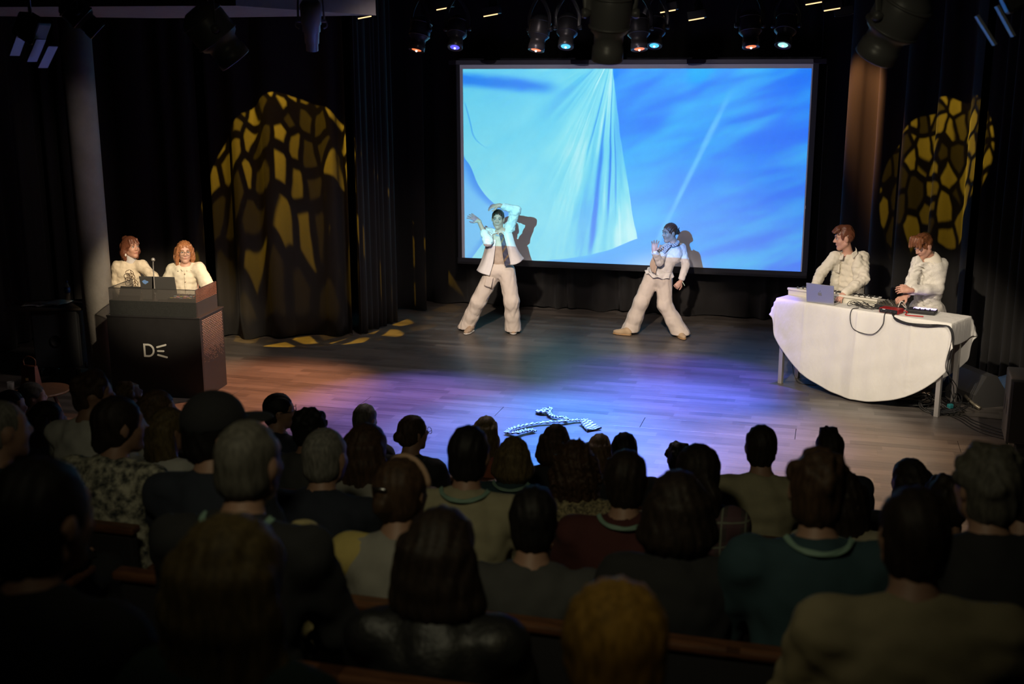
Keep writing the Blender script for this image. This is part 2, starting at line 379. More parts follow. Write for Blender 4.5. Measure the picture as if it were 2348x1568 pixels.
def rotM(v_from_z):
    """matrix turning +Z towards a direction"""
    return Vector(v_from_z).to_track_quat('Z', 'Y').to_matrix().to_4x4()
def catmull(pts, n):
    P = [Vector(p) for p in pts]; out = []
    P = [P[0]*2-P[1]] + P + [P[-1]*2-P[-2]]
    segs = len(P)-3
    for i in range(n):
        t = i/(n-1)*segs; k = min(int(t), segs-1); t -= k
        a, b, c, d = P[k:k+4]
        out.append(0.5*((2*b) + (c-a)*t + (2*a-5*b+4*c-d)*t*t + (3*b-a-3*c+d)*t**3))
    return out
def sheet(rows, nu, nv, thick=0.004, disp=None):
    """cloth panel: control rows (each a polyline) interpolated both ways, given thickness -> V, Q"""
    R = [catmull(r, nu) for r in rows]
    cols = [catmull([R[j][i] for j in range(len(R))], nv) if len(R) > 2 else [R[0][i].lerp(R[1][i], k/(nv-1)) for k in range(nv)] for i in range(nu)]
    G = np.array([[tuple(cols[i][j]) for i in range(nu)] for j in range(nv)], float)
    def normals(G):
        du = np.gradient(G, axis=1); dv = np.gradient(G, axis=0); n = np.cross(du, dv)
        return n/(np.linalg.norm(n, axis=2, keepdims=True)+1e-9)
    if disp is not None:
        jj, ii = np.meshgrid(np.linspace(0, 1, nv), np.linspace(0, 1, nu), indexing='ij'); G = G + normals(G)*disp(ii, jj)[..., None]
    N = normals(G); A = G+N*thick/2; B = G-N*thick/2
    V = np.concatenate([A.reshape(-1, 3), B.reshape(-1, 3)]); M = nu*nv
    idx = np.arange(M).reshape(nv, nu); a, b, c, d = idx[:-1, :-1], idx[:-1, 1:], idx[1:, 1:], idx[1:, :-1]
    q1 = np.stack([a, b, c, d], -1).reshape(-1, 4); q2 = np.stack([a, d, c, b], -1).reshape(-1, 4)+M
    loop = list(idx[0, :]) + list(idx[1:, -1]) + list(idx[-1, -2::-1]) + list(idx[-2:0:-1, 0])
    loop = np.array(loop); nx = np.roll(loop, -1); q3 = np.stack([loop, loop+M, nx+M, nx], -1)
    return V, np.concatenate([q1, q2, q3])
def sheet_obj(name, rows, nu, nv, m, parent, thick=0.004, disp=None):
    V, Q = sheet(rows, nu, nv, thick, disp); V = V - np.array(ORG.get(parent.name, Vector()) if parent is not None else (0, 0, 0))
    return link(name, mesh_np(name, V, Q, m), parent)

# ------------------------------------------------------------------ smooth bodies: blended distance fields polygonised by surface nets
def V3(p): return np.array(tuple(p), np.float32)
class SDF:
    def __init__(s, h): s.h = h; s.p = []
    def cone(s, a, b, ra, rb, k=0.02):           # capsule with two radii
        s.p.append(('c', V3(a), V3(b), float(ra), float(rb), k, 1)); return s
    def chain(s, pts, rs, k=0.02):
        for i in range(len(pts)-1): s.cone(pts[i], pts[i+1], rs[i], rs[i+1], k)
        return s
    def ell(s, c, r, M=None, k=0.02, sign=1):
        s.p.append(('e', V3(c), np.array(r, np.float32), np.array(M if M is not None else np.eye(3), np.float32), 0, k, sign)); return s
    def ball_cut(s, c, r, k=0.01): return s.ell(c, (r, r, r), None, k, -1)
    def plane(s, p, n, k=0.004):                 # keep the side opposite to n
        n = V3(n); n = n/np.linalg.norm(n); s.p.append(('p', V3(p), n, 0, 0, k, 1)); return s
    def mesh(s, disp=None):
        h = s.h; lo = np.full(3, 1e9); hi = -lo
        for q in s.p:
            if q[0] == 'c': R = max(q[3], q[4]); a, b = np.minimum(q[1], q[2])-R, np.maximum(q[1], q[2])+R
            elif q[0] == 'e' and q[6] > 0: R = q[2].max(); a, b = q[1]-R, q[1]+R
            else: continue
            lo = np.minimum(lo, a); hi = np.maximum(hi, b)
        lo = lo-5*h; n = np.ceil((hi+5*h-lo)/h).astype(int)+1
        ax = [(lo[i]+h*np.arange(n[i])).astype(np.float32) for i in range(3)]
        F = np.ones(n, np.float32)
        for q in s.p:
            k = q[5]
            if q[0] == 'p':
                d = ((ax[0]-q[1][0])*q[2][0])[:, None, None] + ((ax[1]-q[1][1])*q[2][1])[None, :, None] + ((ax[2]-q[1][2])*q[2][2])[None, None, :]
                hh = np.clip(0.5-0.5*(F-d)/k, 0, 1); F = F*(1-hh)+d*hh+k*hh*(1-hh); continue
            if q[0] == 'c': R = max(q[3], q[4]); a, b = np.minimum(q[1], q[2])-R, np.maximum(q[1], q[2])+R
            else: R = q[2].max(); a, b = q[1]-R, q[1]+R
            pad = k+3.5*h
            i0 = np.clip(np.floor((a-pad-lo)/h).astype(int), 0, n-1); i1 = np.clip(np.ceil((b+pad-lo)/h).astype(int)+1, 1, n)
            sl = tuple(slice(i0[j], i1[j]) for j in range(3))
            X = ax[0][sl[0]][:, None, None]-q[1][0]; Y = ax[1][sl[1]][None, :, None]-q[1][1]; Z = ax[2][sl[2]][None, None, :]-q[1][2]
            if q[0] == 'c':
                ba = q[2]-q[1]; L2 = float(ba@ba)+1e-12
                t = np.clip((X*ba[0]+Y*ba[1]+Z*ba[2])/L2, 0, 1)
                d = np.sqrt((X-ba[0]*t)**2+(Y-ba[1]*t)**2+(Z-ba[2]*t)**2)-(q[3]+(q[4]-q[3])*t)
            else:
                M = q[3]; r = q[2]
                x = X*M[0, 0]+Y*M[1, 0]+Z*M[2, 0]; y = X*M[0, 1]+Y*M[1, 1]+Z*M[2, 1]; z = X*M[0, 2]+Y*M[1, 2]+Z*M[2, 2]
                k0 = np.sqrt((x/r[0])**2+(y/r[1])**2+(z/r[2])**2); k1 = np.sqrt((x/r[0]**2)**2+(y/r[1]**2)**2+(z/r[2]**2)**2)+1e-6
                d = k0*(k0-1)/k1
            f = F[sl]
            if q[6] > 0:
                hh = np.clip(0.5+0.5*(f-d)/k, 0, 1); F[sl] = f*(1-hh)+d*hh-k*hh*(1-hh)
            else:
                d = -d; hh = np.clip(0.5-0.5*(f-d)/k, 0, 1); F[sl] = f*(1-hh)+d*hh+k*hh*(1-hh)
        if disp is not None:
            near = np.nonzero(np.abs(F) < 0.06)
            P = np.stack([ax[i][near[i]] for i in range(3)], -1); F[near] += disp(P)
        return surface_nets(F, lo, h)

def surface_nets(F, lo, h):
    S = F < 0; n = F.shape
    c = np.zeros(tuple(k-1 for k in n), np.uint8)
    for dx in (0, 1):
        for dy in (0, 1):
            for dz in (0, 1): c += S[dx:n[0]-1+dx, dy:n[1]-1+dy, dz:n[2]-1+dz]
    act = (c > 0) & (c < 8); I = np.nonzero(act)
    idx = np.full(c.shape, -1, np.int32); idx[I] = np.arange(len(I[0]))
    vals = {}
    for dx in (0, 1):
        for dy in (0, 1):
            for dz in (0, 1): vals[(dx, dy, dz)] = F[I[0]+dx, I[1]+dy, I[2]+dz]
    acc = np.zeros((len(I[0]), 3)); cnt = np.zeros(len(I[0]))
    for a in vals:
        for axi in range(3):
            if a[axi]: continue
            b = list(a); b[axi] = 1; b = tuple(b); fa, fb = vals[a], vals[b]
            m = (fa < 0) != (fb < 0); t = np.where(m, fa/(fa-fb+1e-20), 0)
            for k in range(3): acc[:, k] += np.where(m, a[k]+(t if k == axi else 0), 0)
            cnt += m
    V = (np.stack(I, -1)+acc/cnt[:, None])*h+lo
    Q = []
    for axi in range(3):
        o1, o2 = [(1, 2), (2, 0), (0, 1)][axi]
        sl0 = [slice(1, k-1) for k in n]; sl1 = list(sl0); sl0[axi] = slice(0, n[axi]-1); sl1[axi] = slice(1, n[axi])
        A = S[tuple(sl0)]; B = S[tuple(sl1)]; E = np.nonzero(A != B)
        base = [E[k]+(0 if k == axi else 1) for k in range(3)]
        def cell(d1, d2):
            p = [base[0].copy(), base[1].copy(), base[2].copy()]; p[o1] += d1; p[o2] += d2
            return idx[p[0], p[1], p[2]]
        q = np.stack([cell(-1, -1), cell(0, -1), cell(0, 0), cell(-1, 0)], -1)
        fl = ~A[E]; q[fl] = q[fl][:, ::-1]; Q.append(q)
    return V, np.concatenate(Q)

def waves(seed, freq, amp, n=7, stretch=(1, 1, 1), ridge=True):
    """cheap cloth creases: a sum of warped directional waves"""
    rs = np.random.RandomState(seed); D = rs.normal(size=(n, 3)); D /= np.linalg.norm(D, axis=1, keepdims=True); D *= np.array(stretch)
    fr = freq*(0.6+0.9*rs.rand(n)); ph = rs.rand(n)*6.28; W = rs.normal(size=(n, 3))
    def f(P):
        o = 0
        for i in range(n):
            t = P@(D[i]*fr[i])+ph[i]+0.9*np.sin(P@(W[i]*freq*0.5)+ph[i]*3)
            o = o+((1-np.abs(np.sin(t*0.5)))*2-0.75 if ridge else np.sin(t))
        return (o*amp/math.sqrt(n)).astype(np.float32)
    return f
def sdf_obj(name, s, m, parent, disp=None, colf=None, clean=True):
    V, Q = s.mesh(disp)
    col = colf(V) if colf else None
    V = V-np.array(ORG.get(parent.name, Vector()) if parent is not None else (0, 0, 0))
    return link(name, mesh_np(name, V, Q, m, True, col), parent)
# ------------------------------------------------------------------ the setting
def struct(name, mb, m, smooth=False, label=None):
    o = mb.build(name, m, None, smooth); o['kind'] = 'structure'
    if label: o['label'] = label
    return o
BLACK = mat('black_paint', (0.012, 0.012, 0.013), 0.8, var=0.2)
DARKCEIL = mat('dark_ceiling', (0.010, 0.010, 0.011), 0.9, var=0.2)
CARPET = mat('dark_carpet', (0.012, 0.011, 0.012), 0.95, var=0.3, bump=0.3, bscale=200)

def plank_material():
    m = bpy.data.materials.new('grey_oak_plank'); m.use_nodes = True; T = NT(m.node_tree); b = T.n['Principled BSDF']
    g = T.node('ShaderNodeNewGeometry'); oi = T.node('ShaderNodeObjectInfo')
    sep = T.node('ShaderNodeSeparateXYZ'); T.l.new(g.outputs['Position'], sep.inputs[0])
    # each board shows three staggered strips
    row = T.math('FLOOR', T.math('MULTIPLY', sep.outputs[1], 1/0.1133))
    wn = T.node('ShaderNodeTexWhiteNoise', noise_dimensions='2D')
    off = T.node('ShaderNodeTexWhiteNoise', noise_dimensions='1D'); T.l.new(row, off.inputs['W'])
    colm = T.math('FLOOR', T.math('ADD', T.math('MULTIPLY', sep.outputs[0], 1/0.62), T.math('MULTIPLY', off.outputs[0], 3.0)))
    T.l.new(T.xyz(row, colm), wn.inputs['Vector'])
    st = T.xyz(T.math('MULTIPLY', sep.outputs[0], 1.6), T.math('MULTIPLY', sep.outputs[1], 26.0), T.math('MULTIPLY', oi.outputs['Random'], 20))
    grain = T.noise(st, 1.6, 6.0, 0.65, 0.8)
    st2 = T.xyz(T.math('MULTIPLY', sep.outputs[0], 6), T.math('MULTIPLY', sep.outputs[1], 130.0), T.math('MULTIPLY', wn.outputs[0], 9))
    fine = T.noise(st2, 1.0, 3.0)
    t = T.math('ADD', T.math('MULTIPLY', grain, 0.55), T.math('ADD', T.math('MULTIPLY', wn.outputs[0], 0.22), T.math('MULTIPLY', fine, 0.18)))
    t = T.math('ADD', t, T.math('MULTIPLY', oi.outputs['Random'], 0.05))
    ramp = T.node('ShaderNodeValToRGB'); T.l.new(t, ramp.inputs[0]); cr = ramp.color_ramp
    cr.elements[0].position = 0.28; cr.elements[0].color = rgb(0.050, 0.043, 0.037)
    cr.elements[1].position = 0.85; cr.elements[1].color = rgb(0.20, 0.175, 0.15)
    T.l.new(ramp.outputs[0], b.inputs['Base Color'])
    T.l.new(T.math('MULTIPLY_ADD', fine, 0.18, 0.30), b.inputs['Roughness'])
    b.inputs['Specular IOR Level'].default_value = 0.55
    bp = T.node('ShaderNodeBump'); bp.inputs['Strength'].default_value = 0.18; bp.inputs['Distance'].default_value = 0.004
    T.l.new(grain, bp.inputs['Height']); T.l.new(bp.outputs[0], b.inputs['Normal'])
    return m
PLANK = plank_material()

STAGE_FRONT = 8.39
floor = struct('floor', MB().box((-2.9, (STAGE_FRONT+17.2)/2, -0.135), (14.6, 17.2-STAGE_FRONT, 0.23)), BLACK, label='raised stage floor of dark grey oak boards')
pm = MB().box((0, 0, 0), (1.4698, 0.3399, 0.02), bev=0.0004).mesh('plank', PLANK); pm_seam = MB().box((0, 0, 0), (1.465, 0.336, 0.02), bev=0.001).mesh('plank', PLANK)
for k in range(-7, 18):
    y = 10.77+0.34*k+0.17
    x0 = -3.13+(0.735 if k % 2 else 0.0)
    for j in range(-5, 6):
        x = x0+1.47*j+0.735
        if x < -10.0 or x > 4.2: continue
        o = bpy.data.objects.new('plank', pm_seam if k == 0 else pm); C.objects.link(o); o.parent = floor
        o.location = (x, y, -0.0101+random.uniform(-0.0001, 0.0001))
# raked auditorium: one carpeted step for each row
ROWS = {-1: (7.55, -0.21), 0: (6.75, 0.0), 1: (5.95, 0.22), 2: (5.15, 0.43), 3: (4.35, 0.64), 4: (3.55, 0.85), 5: (2.75, 1.06), 6: (1.95, 1.27)}
NOSE = mat('step_nosing', (0.03, 0.028, 0.026), 0.5, metal=0.6)
for r, (y, z) in ROWS.items():
    y1 = STAGE_FRONT if r == -1 else y+0.44
    y0 = y-0.36
    struct('floor_step', MB().box((-2.9, (y0+y1)/2, (z-1.2)/2), (14.6, y1-y0, z+1.2)), CARPET, label='dark carpeted step of the raked auditorium floor')
struct('floor_platform', MB().box((-2.9, -1.2, 0.14), (14.6, 5.58, 2.68)), CARPET, label='dark carpeted platform behind the last row')
struct('wall_back', MB().box((-2.9, 17.2, 2.1), (14.6, 0.2, 5.7)), BLACK)
struct('wall_left', MB().box((-10.2, 6.6, 2.1), (0.2, 21.4, 5.7)), BLACK)
struct('wall_right', MB().box((4.4, 6.6, 2.1), (0.2, 21.4, 5.7)), BLACK)
struct('wall_rear', MB().box((-2.9, -4.0, 2.1), (14.6, 0.2, 5.7)), BLACK)
struct('ceiling', MB().box((-2.9, 6.6, 4.95), (14.8, 21.6, 0.1)), DARKCEIL)
SOFF = mat('soffit_plaster', (0.34, 0.31, 0.29), 0.85, var=0.06)
struct('ceiling_soffit', MB().prism([(-7.4, 8.30), (-4.73, 8.85), (-4.31, 10.83), (-6.56, 10.80), (-7.8, 9.9)], 3.90, 4.90), SOFF, label='pale ceiling bulkhead above the lectern')
CONC = mat('column_concrete', (0.30, 0.285, 0.265), 0.75, var=0.10, vscale=5, bump=0.12, bscale=40)
prof = [(0.163, 0.0), (0.163, 4.9)]
M = Matrix.Translation((-7.84, 11.10, 0))
struct('column', MB().lathe(prof, 48, M), CONC, True, label='round concrete column beside the lectern')

# ------------------------------------------------------------------ curtains
def curtain(path, z0, z1, lam, amp, seed, label, m, name='curtain', group=None, bottom_amp=1.3):
    rs = np.random.RandomState(seed); P = np.array(path, float)
    seg = np.linalg.norm(np.diff(P, axis=0), axis=1); L = seg.sum(); cum = np.concatenate([[0], np.cumsum(seg)])
    n = int(L/0.012)+2; s = np.linspace(0, L, n)
    x = np.interp(s, cum, P[:, 0]); y = np.interp(s, cum, P[:, 1])
    ker = np.ones(25)/25; pad = lambda a: np.convolve(np.pad(a, 12, mode='edge'), ker, 'valid')
    x, y = pad(x), pad(y)
    tx, ty = np.gradient(x), np.gradient(y); l = np.hypot(tx, ty); nx, ny = ty/l, -tx/l
    # irregular pleats
    ph = np.cumsum(1+0.75*np.interp(s, np.linspace(0, L, max(4, int(L/(lam*1.3)))), rs.normal(size=max(4, int(L/(lam*1.3)))).clip(-1, 1)))*(s[1]-s[0])/lam*2*PI
    am = np.interp(s, np.linspace(0, L, max(4, int(L/lam))), 0.55+0.6*rs.rand(max(4, int(L/lam))))
    nz = 14; zs = np.linspace(0, 1, nz); V = []
    for t in zs:
        sh = np.sin(ph+0.35*np.sin(ph*0.5+t*2.2)); sh = np.sign(sh)*np.abs(sh)**0.75
        d = amp*am*sh*(bottom_amp*(1-t)+t)+0.25*amp*np.sin(ph*0.37+seed+t*1.5)
        V.append(np.stack([x+nx*d, y+ny*d, np.full(n, z0+(z1-z0)*t)+(0.012*np.sin(ph*0.5+1) if t == 0 else 0)], -1))
    G = np.array(V); th = 0.004
    A = G.reshape(-1, 3); off = np.tile(np.stack([nx, ny, 0*nx], -1), (nz, 1))*th; B = A+off
    M_ = n*nz; idx = np.arange(M_).reshape(nz, n); a, b, c, d = idx[:-1, :-1], idx[:-1, 1:], idx[1:, 1:], idx[1:, :-1]
    q1 = np.stack([a, d, c, b], -1).reshape(-1, 4); q2 = np.stack([a, b, c, d], -1).reshape(-1, 4)+M_
    ed = []
    for e in (idx[0], idx[-1][::-1], idx[:, 0][::-1], idx[:, -1]): ed.append(np.stack([e[:-1], e[1:], e[1:]+M_, e[:-1]+M_], -1))
    me = mesh_np(name, np.concatenate([A, B]), np.concatenate([q1, q2]+ed), m)
    o = link(name, me); mark(o, label, 'curtain', group); return o
CURT = mat('black_drape', (0.017, 0.0155, 0.0145), 0.9, var=0.15, vscale=3, bump=0.15, bscale=300, sheen=0.06, stretch=(1, 1, 0.15))
curtain([(-9.9, 12.95), (-8.6, 13.15), (-7.7, 13.27)], 0.02, 4.6, 0.26, 0.05, 11, 'black pleated drape left of the gobo-lit stage curtain, behind the lectern', CURT)
curtain([(-7.62, 13.28), (-6.95, 13.34), (-6.45, 13.58), (-5.90, 13.80)], 0.015, 4.6, 0.46, 0.085, 23, 'black stage curtain patterned by yellow light cells, beside the lectern', CURT)
curtain([(-5.86, 13.80), (-5.78, 14.25), (-5.68, 14.78)], 0.015, 4.6, 0.15, 0.038, 5, 'narrow black curtain turning upstage in tight bluish folds, left of stage', CURT)
curtain([(-6.6, 15.50), (-5.95, 15.47), (-5.46, 15.50)], 0.02, 4.6, 0.24, 0.045, 8, 'dark curtain leg just left of the projection screen', CURT)
curtain([(-6.7, 16.15), (1.4, 16.15)], 0.02, 4.6, 0.30, 0.05, 31, 'wide black back curtain hanging behind the projection screen', CURT)
curtain([(0.13, 15.40), (0.50, 15.05), (1.05, 14.62), (1.65, 14.05)], 0.02, 4.6, 0.46, 0.11, 41, 'dark curtain with tall orange-lit folds, right of the projection screen', CURT)
curtain([(1.62, 14.10), (2.25, 13.3), (2.75, 12.3), (3.15, 11.0), (3.3, 9.4)], 0.02, 4.6, 0.24, 0.05, 47, 'black side curtain at the far right, behind the loudspeaker', CURT)
curtain([(-9.85, 8.9), (-9.75, 10.4), (-9.8, 12.9)], 0.02, 4.6, 0.25, 0.05, 53, 'black side drape along the far left wall', CURT)

# ------------------------------------------------------------------ projection screen
t = thing('projection_screen', 'large white roll-down projection screen showing cloth and blue sky', 'screen', (-2.68, SCREEN_Y, SZ0))
SCRW = mat('screen_white', (0.80, 0.80, 0.80), 0.9, spec=0.1, var=0.01)
SCRB = mat('screen_black_border', (0.02, 0.02, 0.022), 0.7)
HOUS = mat('screen_housing', (0.07, 0.065, 0.07), 0.5)
MB().box(((SX0+SX1)/2, SCREEN_Y+0.004, (SZ0+SZ1)/2), (SX1-SX0, 0.004, SZ1-SZ0)).build('screen_surface', SCRW, t)
for x in (SX0-0.03, SX1+0.035):
    MB().box((x, SCREEN_Y+0.004, (SZ0+SZ1)/2), (0.06 if x < -3 else 0.07, 0.005, SZ1-SZ0)).build('side_border', SCRB, t)
MB().box(((SX0+SX1)/2, SCREEN_Y+0.004, SZ0-0.045), (SX1-SX0+0.14, 0.03, 0.09), bev=0.006).build('bottom_bar', SCRB, t)
MB().box(((SX0+SX1)/2+0.01, SCREEN_Y+0.02, SZ1+0.032), (SX1-SX0+0.32, 0.12, 0.064), bev=0.008).build('housing', HOUS, t)
for x in (SX0-0.1, SX1+0.1):
    MB().tube([(x, SCREEN_Y+0.03, SZ1+0.06), (x, SCREEN_Y+0.03, 4.9)], 0.006).build('hanging_cable', SCRB, t)
MB().box((SX1+0.0, SCREEN_Y-0.004, 1.62), (0.012, 0.006, 0.04)).build('edge_clip', SCRW, t)
# ------------------------------------------------------------------ shared materials
MBLK = mat('matte_black', (0.014, 0.014, 0.015), 0.55)
MBLK2 = mat('black_powder_coat', (0.022, 0.022, 0.024), 0.45, bump=0.2, bscale=400)
RUBBER = mat('black_rubber', (0.012, 0.012, 0.012), 0.6)
ALU = mat('brushed_aluminium', (0.55, 0.55, 0.56), 0.38, metal=0.9, var=0.05)
WHITEP = mat('white_plastic', (0.78, 0.77, 0.72), 0.4)
STEEL = mat('steel', (0.45, 0.45, 0.46), 0.35, metal=1.0)
def ribbon(name, pts, width, m, parent, n=80, thick=0.006, up=Vector((0, 0, 1)), colf=None, nw=5):
    """flat band along a path, facing up"""
    P = catmull(pts, n); V = []; Q = []; cols = []
    for i, p in enumerate(P):
        d = (P[min(i+1, n-1)]-P[max(i-1, 0)]).normalized(); s = d.cross(up).normalized(); u = s.cross(d)
        w = width(i/(n-1)) if callable(width) else width
        for side in (0, 1):
            for k in range(nw):
                f = k/(nw-1)-0.5
                V.append(p+s*(w*f)+u*((thick if side == 0 else 0)+thick*0.8*math.sin(i*0.7+k*1.3)*0.5)); cols.append(colf(i, k) if colf else (1, 1, 1))
    R = 2*nw
    for i in range(n-1):
        a, b = i*R, (i+1)*R
        for k in range(nw-1):
            Q.append((a+k, a+k+1, b+k+1, b+k)); Q.append((a+nw+k+1, a+nw+k, b+nw+k, b+nw+k+1))
        Q.append((a+nw, a, b, b+nw)); Q.append((a+nw-1, a+2*nw-1, b+2*nw-1, b+nw-1))
    org = np.array(ORG.get(parent.name, Vector())) if parent is not None else np.zeros(3)
    return link(name, mesh_np(name, np.array([tuple(v) for v in V])-org, Q, m, True, np.array(cols)), parent)
def cable(pts, r, m, label, group=None, n=60, name='cable', parent=None):
    o = MB().tube(catmull(pts, n), r, 6).build(name, m, parent, True)
    if parent is None: mark(o, label, 'cable', group)
    return o

# ------------------------------------------------------------------ lectern
pod = thing('lectern', 'tall black lectern with white lettering and a smoked glass rim', 'lectern', (-6.785, 10.52, 0), math.radians(6))
LB = dict(parent=pod, world=False)
PANEL = mat('lectern_black_panel', (0.016, 0.016, 0.017), 0.42, var=0.1)
SPECK = mat('lectern_speckled_black', (0.012, 0.013, 0.013), 0.5, col2=(0.03, 0.033, 0.033), vscale=260)
MB().box((0, 0.012, 0.43), (1.04, 0.024, 0.86), bev=0.003).build('front_panel', PANEL, **LB)
MB().box((-0.508, 0.312, 0.43), (0.024, 0.576, 0.86), bev=0.003).build('side_panel', PANEL, **LB)
rp = MB().box((0.508, 0.312, 0.43), (0.024, 0.576, 0.86), bev=0.003).build('side_panel', PANEL, **LB)
MB().box((0, 0.60, 0.43), (1.0, 0.02, 0.84)).build('rear_panel', PANEL, **LB)
MB().box((0, 0.31, 0.868), (1.05, 0.63, 0.018), bev=0.004).build('ledge', PANEL, **LB)
HOLE_LIGHT = mat('perforation_painted_light', (0.60, 0.46, 0.38), 0.6)  # pale dots paint the light showing through the side panel's holes
mb = MB()
for r in range(26):
    for c in range(22):
        if random.random() < max(0, (r-17)/11): continue  # dots thin out downward where that light fades
        y = 0.06+c*0.0235+(0.0117 if r % 2 else 0); z = 0.835-r*0.0185; e = 0.0052*(1-0.018*r)
        mb.add([(0.5205, y-e, z), (0.5205, y, z-e*1.25), (0.5205, y+e, z), (0.5205, y, z+e*1.25)], [(0, 1, 2, 3)])
pf = mb.build('perforation_light_dots', HOLE_LIGHT, rp, world=False); pf['kind'] = 'stuff'
MB().box((-0.005, 0.035, 0.955), (0.97, 0.02, 0.155)).build('upper_front', SPECK, **LB)
for x in (-0.48, 0.47): MB().box((x, 0.30, 0.955), (0.02, 0.53, 0.155)).build('upper_side', SPECK, **LB)
MB().box((-0.005, 0.31, 1.0), (0.95, 0.52, 0.02)).build('desk_surface', SPECK, **LB)
SMOKE = mat('smoked_glass', (0.10, 0.095, 0.09), 0.06, alpha=0.42)
def mesh_glass():
    m = bpy.data.materials.new('smoked_ribbed_glass'); m.use_nodes = True; T = NT(m.node_tree); b = T.n['Principled BSDF']
    tc = T.node('ShaderNodeTexCoord'); w = T.node('ShaderNodeTexWave', bands_direction='Z'); T.l.new(tc.outputs['Object'], w.inputs[0])
    w.inputs['Scale'].default_value = 22; w.inputs['Distortion'].default_value = 3.0; w.inputs['Detail Scale'].default_value = 0.6
    T.l.new(T.mix(T.smooth(w.outputs[1], .35, .65), rgb(.02, .018, .017), rgb(.20, .12, .09)), b.inputs['Base Color'])
    b.inputs['Roughness'].default_value = 0.25; b.inputs['Alpha'].default_value = 0.82
    return m
MB().box((-0.005, 0.030, 1.098), (0.97, 0.008, 0.132)).build('glass_pane', SMOKE, **LB)
MB().box((-0.486, 0.30, 1.098), (0.008, 0.53, 0.132)).build('glass_pane', SMOKE, **LB)
MB().box((0.476, 0.30, 1.098), (0.008, 0.53, 0.132)).build('glass_pane', mesh_glass(), **LB)
EDGE = mat('dark_edge', (0.03, 0.03, 0.03), 0.3)
MB().tube([(-0.486, 0.56, 1.165), (-0.486, 0.03, 1.165), (0.476, 0.03, 1.165), (0.476, 0.56, 1.165)], 0.004, 6).build('rim', EDGE, **LB)
LOGO = mat('white_lettering', (0.78, 0.80, 0.74), 0.5)
def stroke_bar(mb, a, b, w=0.019, y=-0.004):
    a, b = Vector((a[0], 0, a[1])), Vector((b[0], 0, b[1])); d = (b-a).normalized(); n = Vector((-d.z, 0, d.x))*w/2; k = 8
    pts = [a-n]+[b-n]+[b+(-n)*math.cos(PI*i/k)+d*(w/2)*math.sin(PI*i/k) for i in range(1, k)]+[b+n, a+n]+[a+n*math.cos(PI*i/k)-d*(w/2)*math.sin(PI*i/k) for i in range(1, k)]
    m = len(pts); mb.add([(p.x, y, p.z) for p in pts]+[(p.x, 0.001, p.z) for p in pts], [tuple(range(m)), tuple(range(2*m-1, m-1, -1))]+[(i, i+m, (i+1) % m+m, (i+1) % m) for i in range(m)])
mb = MB(); ox, oz, w, hh, rr = -0.128, 0.438, 0.019, 0.143, 0.0715
outer = [(ox, oz), (ox+0.05, oz)]+[(ox+0.05+rr*math.sin(PI*i/20), oz+rr-rr*math.cos(PI*i/20)) for i in range(1, 20)]+[(ox+0.05, oz+hh), (ox, oz+hh)]
r2 = rr-w; inner = [(ox+w, oz+w), (ox+0.05, oz+w)]+[(ox+0.05+r2*math.sin(PI*i/20), oz+rr-r2*math.cos(PI*i/20)) for i in range(1, 20)]+[(ox+0.05, oz+hh-w), (ox+w, oz+hh-w)]
n = len(outer); V = [(x, -0.004, z) for x, z in outer]+[(x, -0.004, z) for x, z in inner]+[(x, 0.001, z) for x, z in outer]+[(x, 0.001, z) for x, z in inner]
F = []
for i in range(n):
    j = (i+1) % n; F += [(i, j, n+j, n+i), (2*n+i, 3*n+i, 3*n+j, 2*n+j), (i, 2*n+i, 2*n+j, j), (n+i, n+j, 3*n+j, 3*n+i)]
mb.add(V, F); mb.build('letter', LOGO, **LB)
mb = MB(); stroke_bar(mb, (0.026, 0.548), (0.122, 0.575)); stroke_bar(mb, (0.032, 0.507), (0.094, 0.507)); stroke_bar(mb, (0.030, 0.464), (0.128, 0.441))
mb.build('letter', LOGO, **LB)

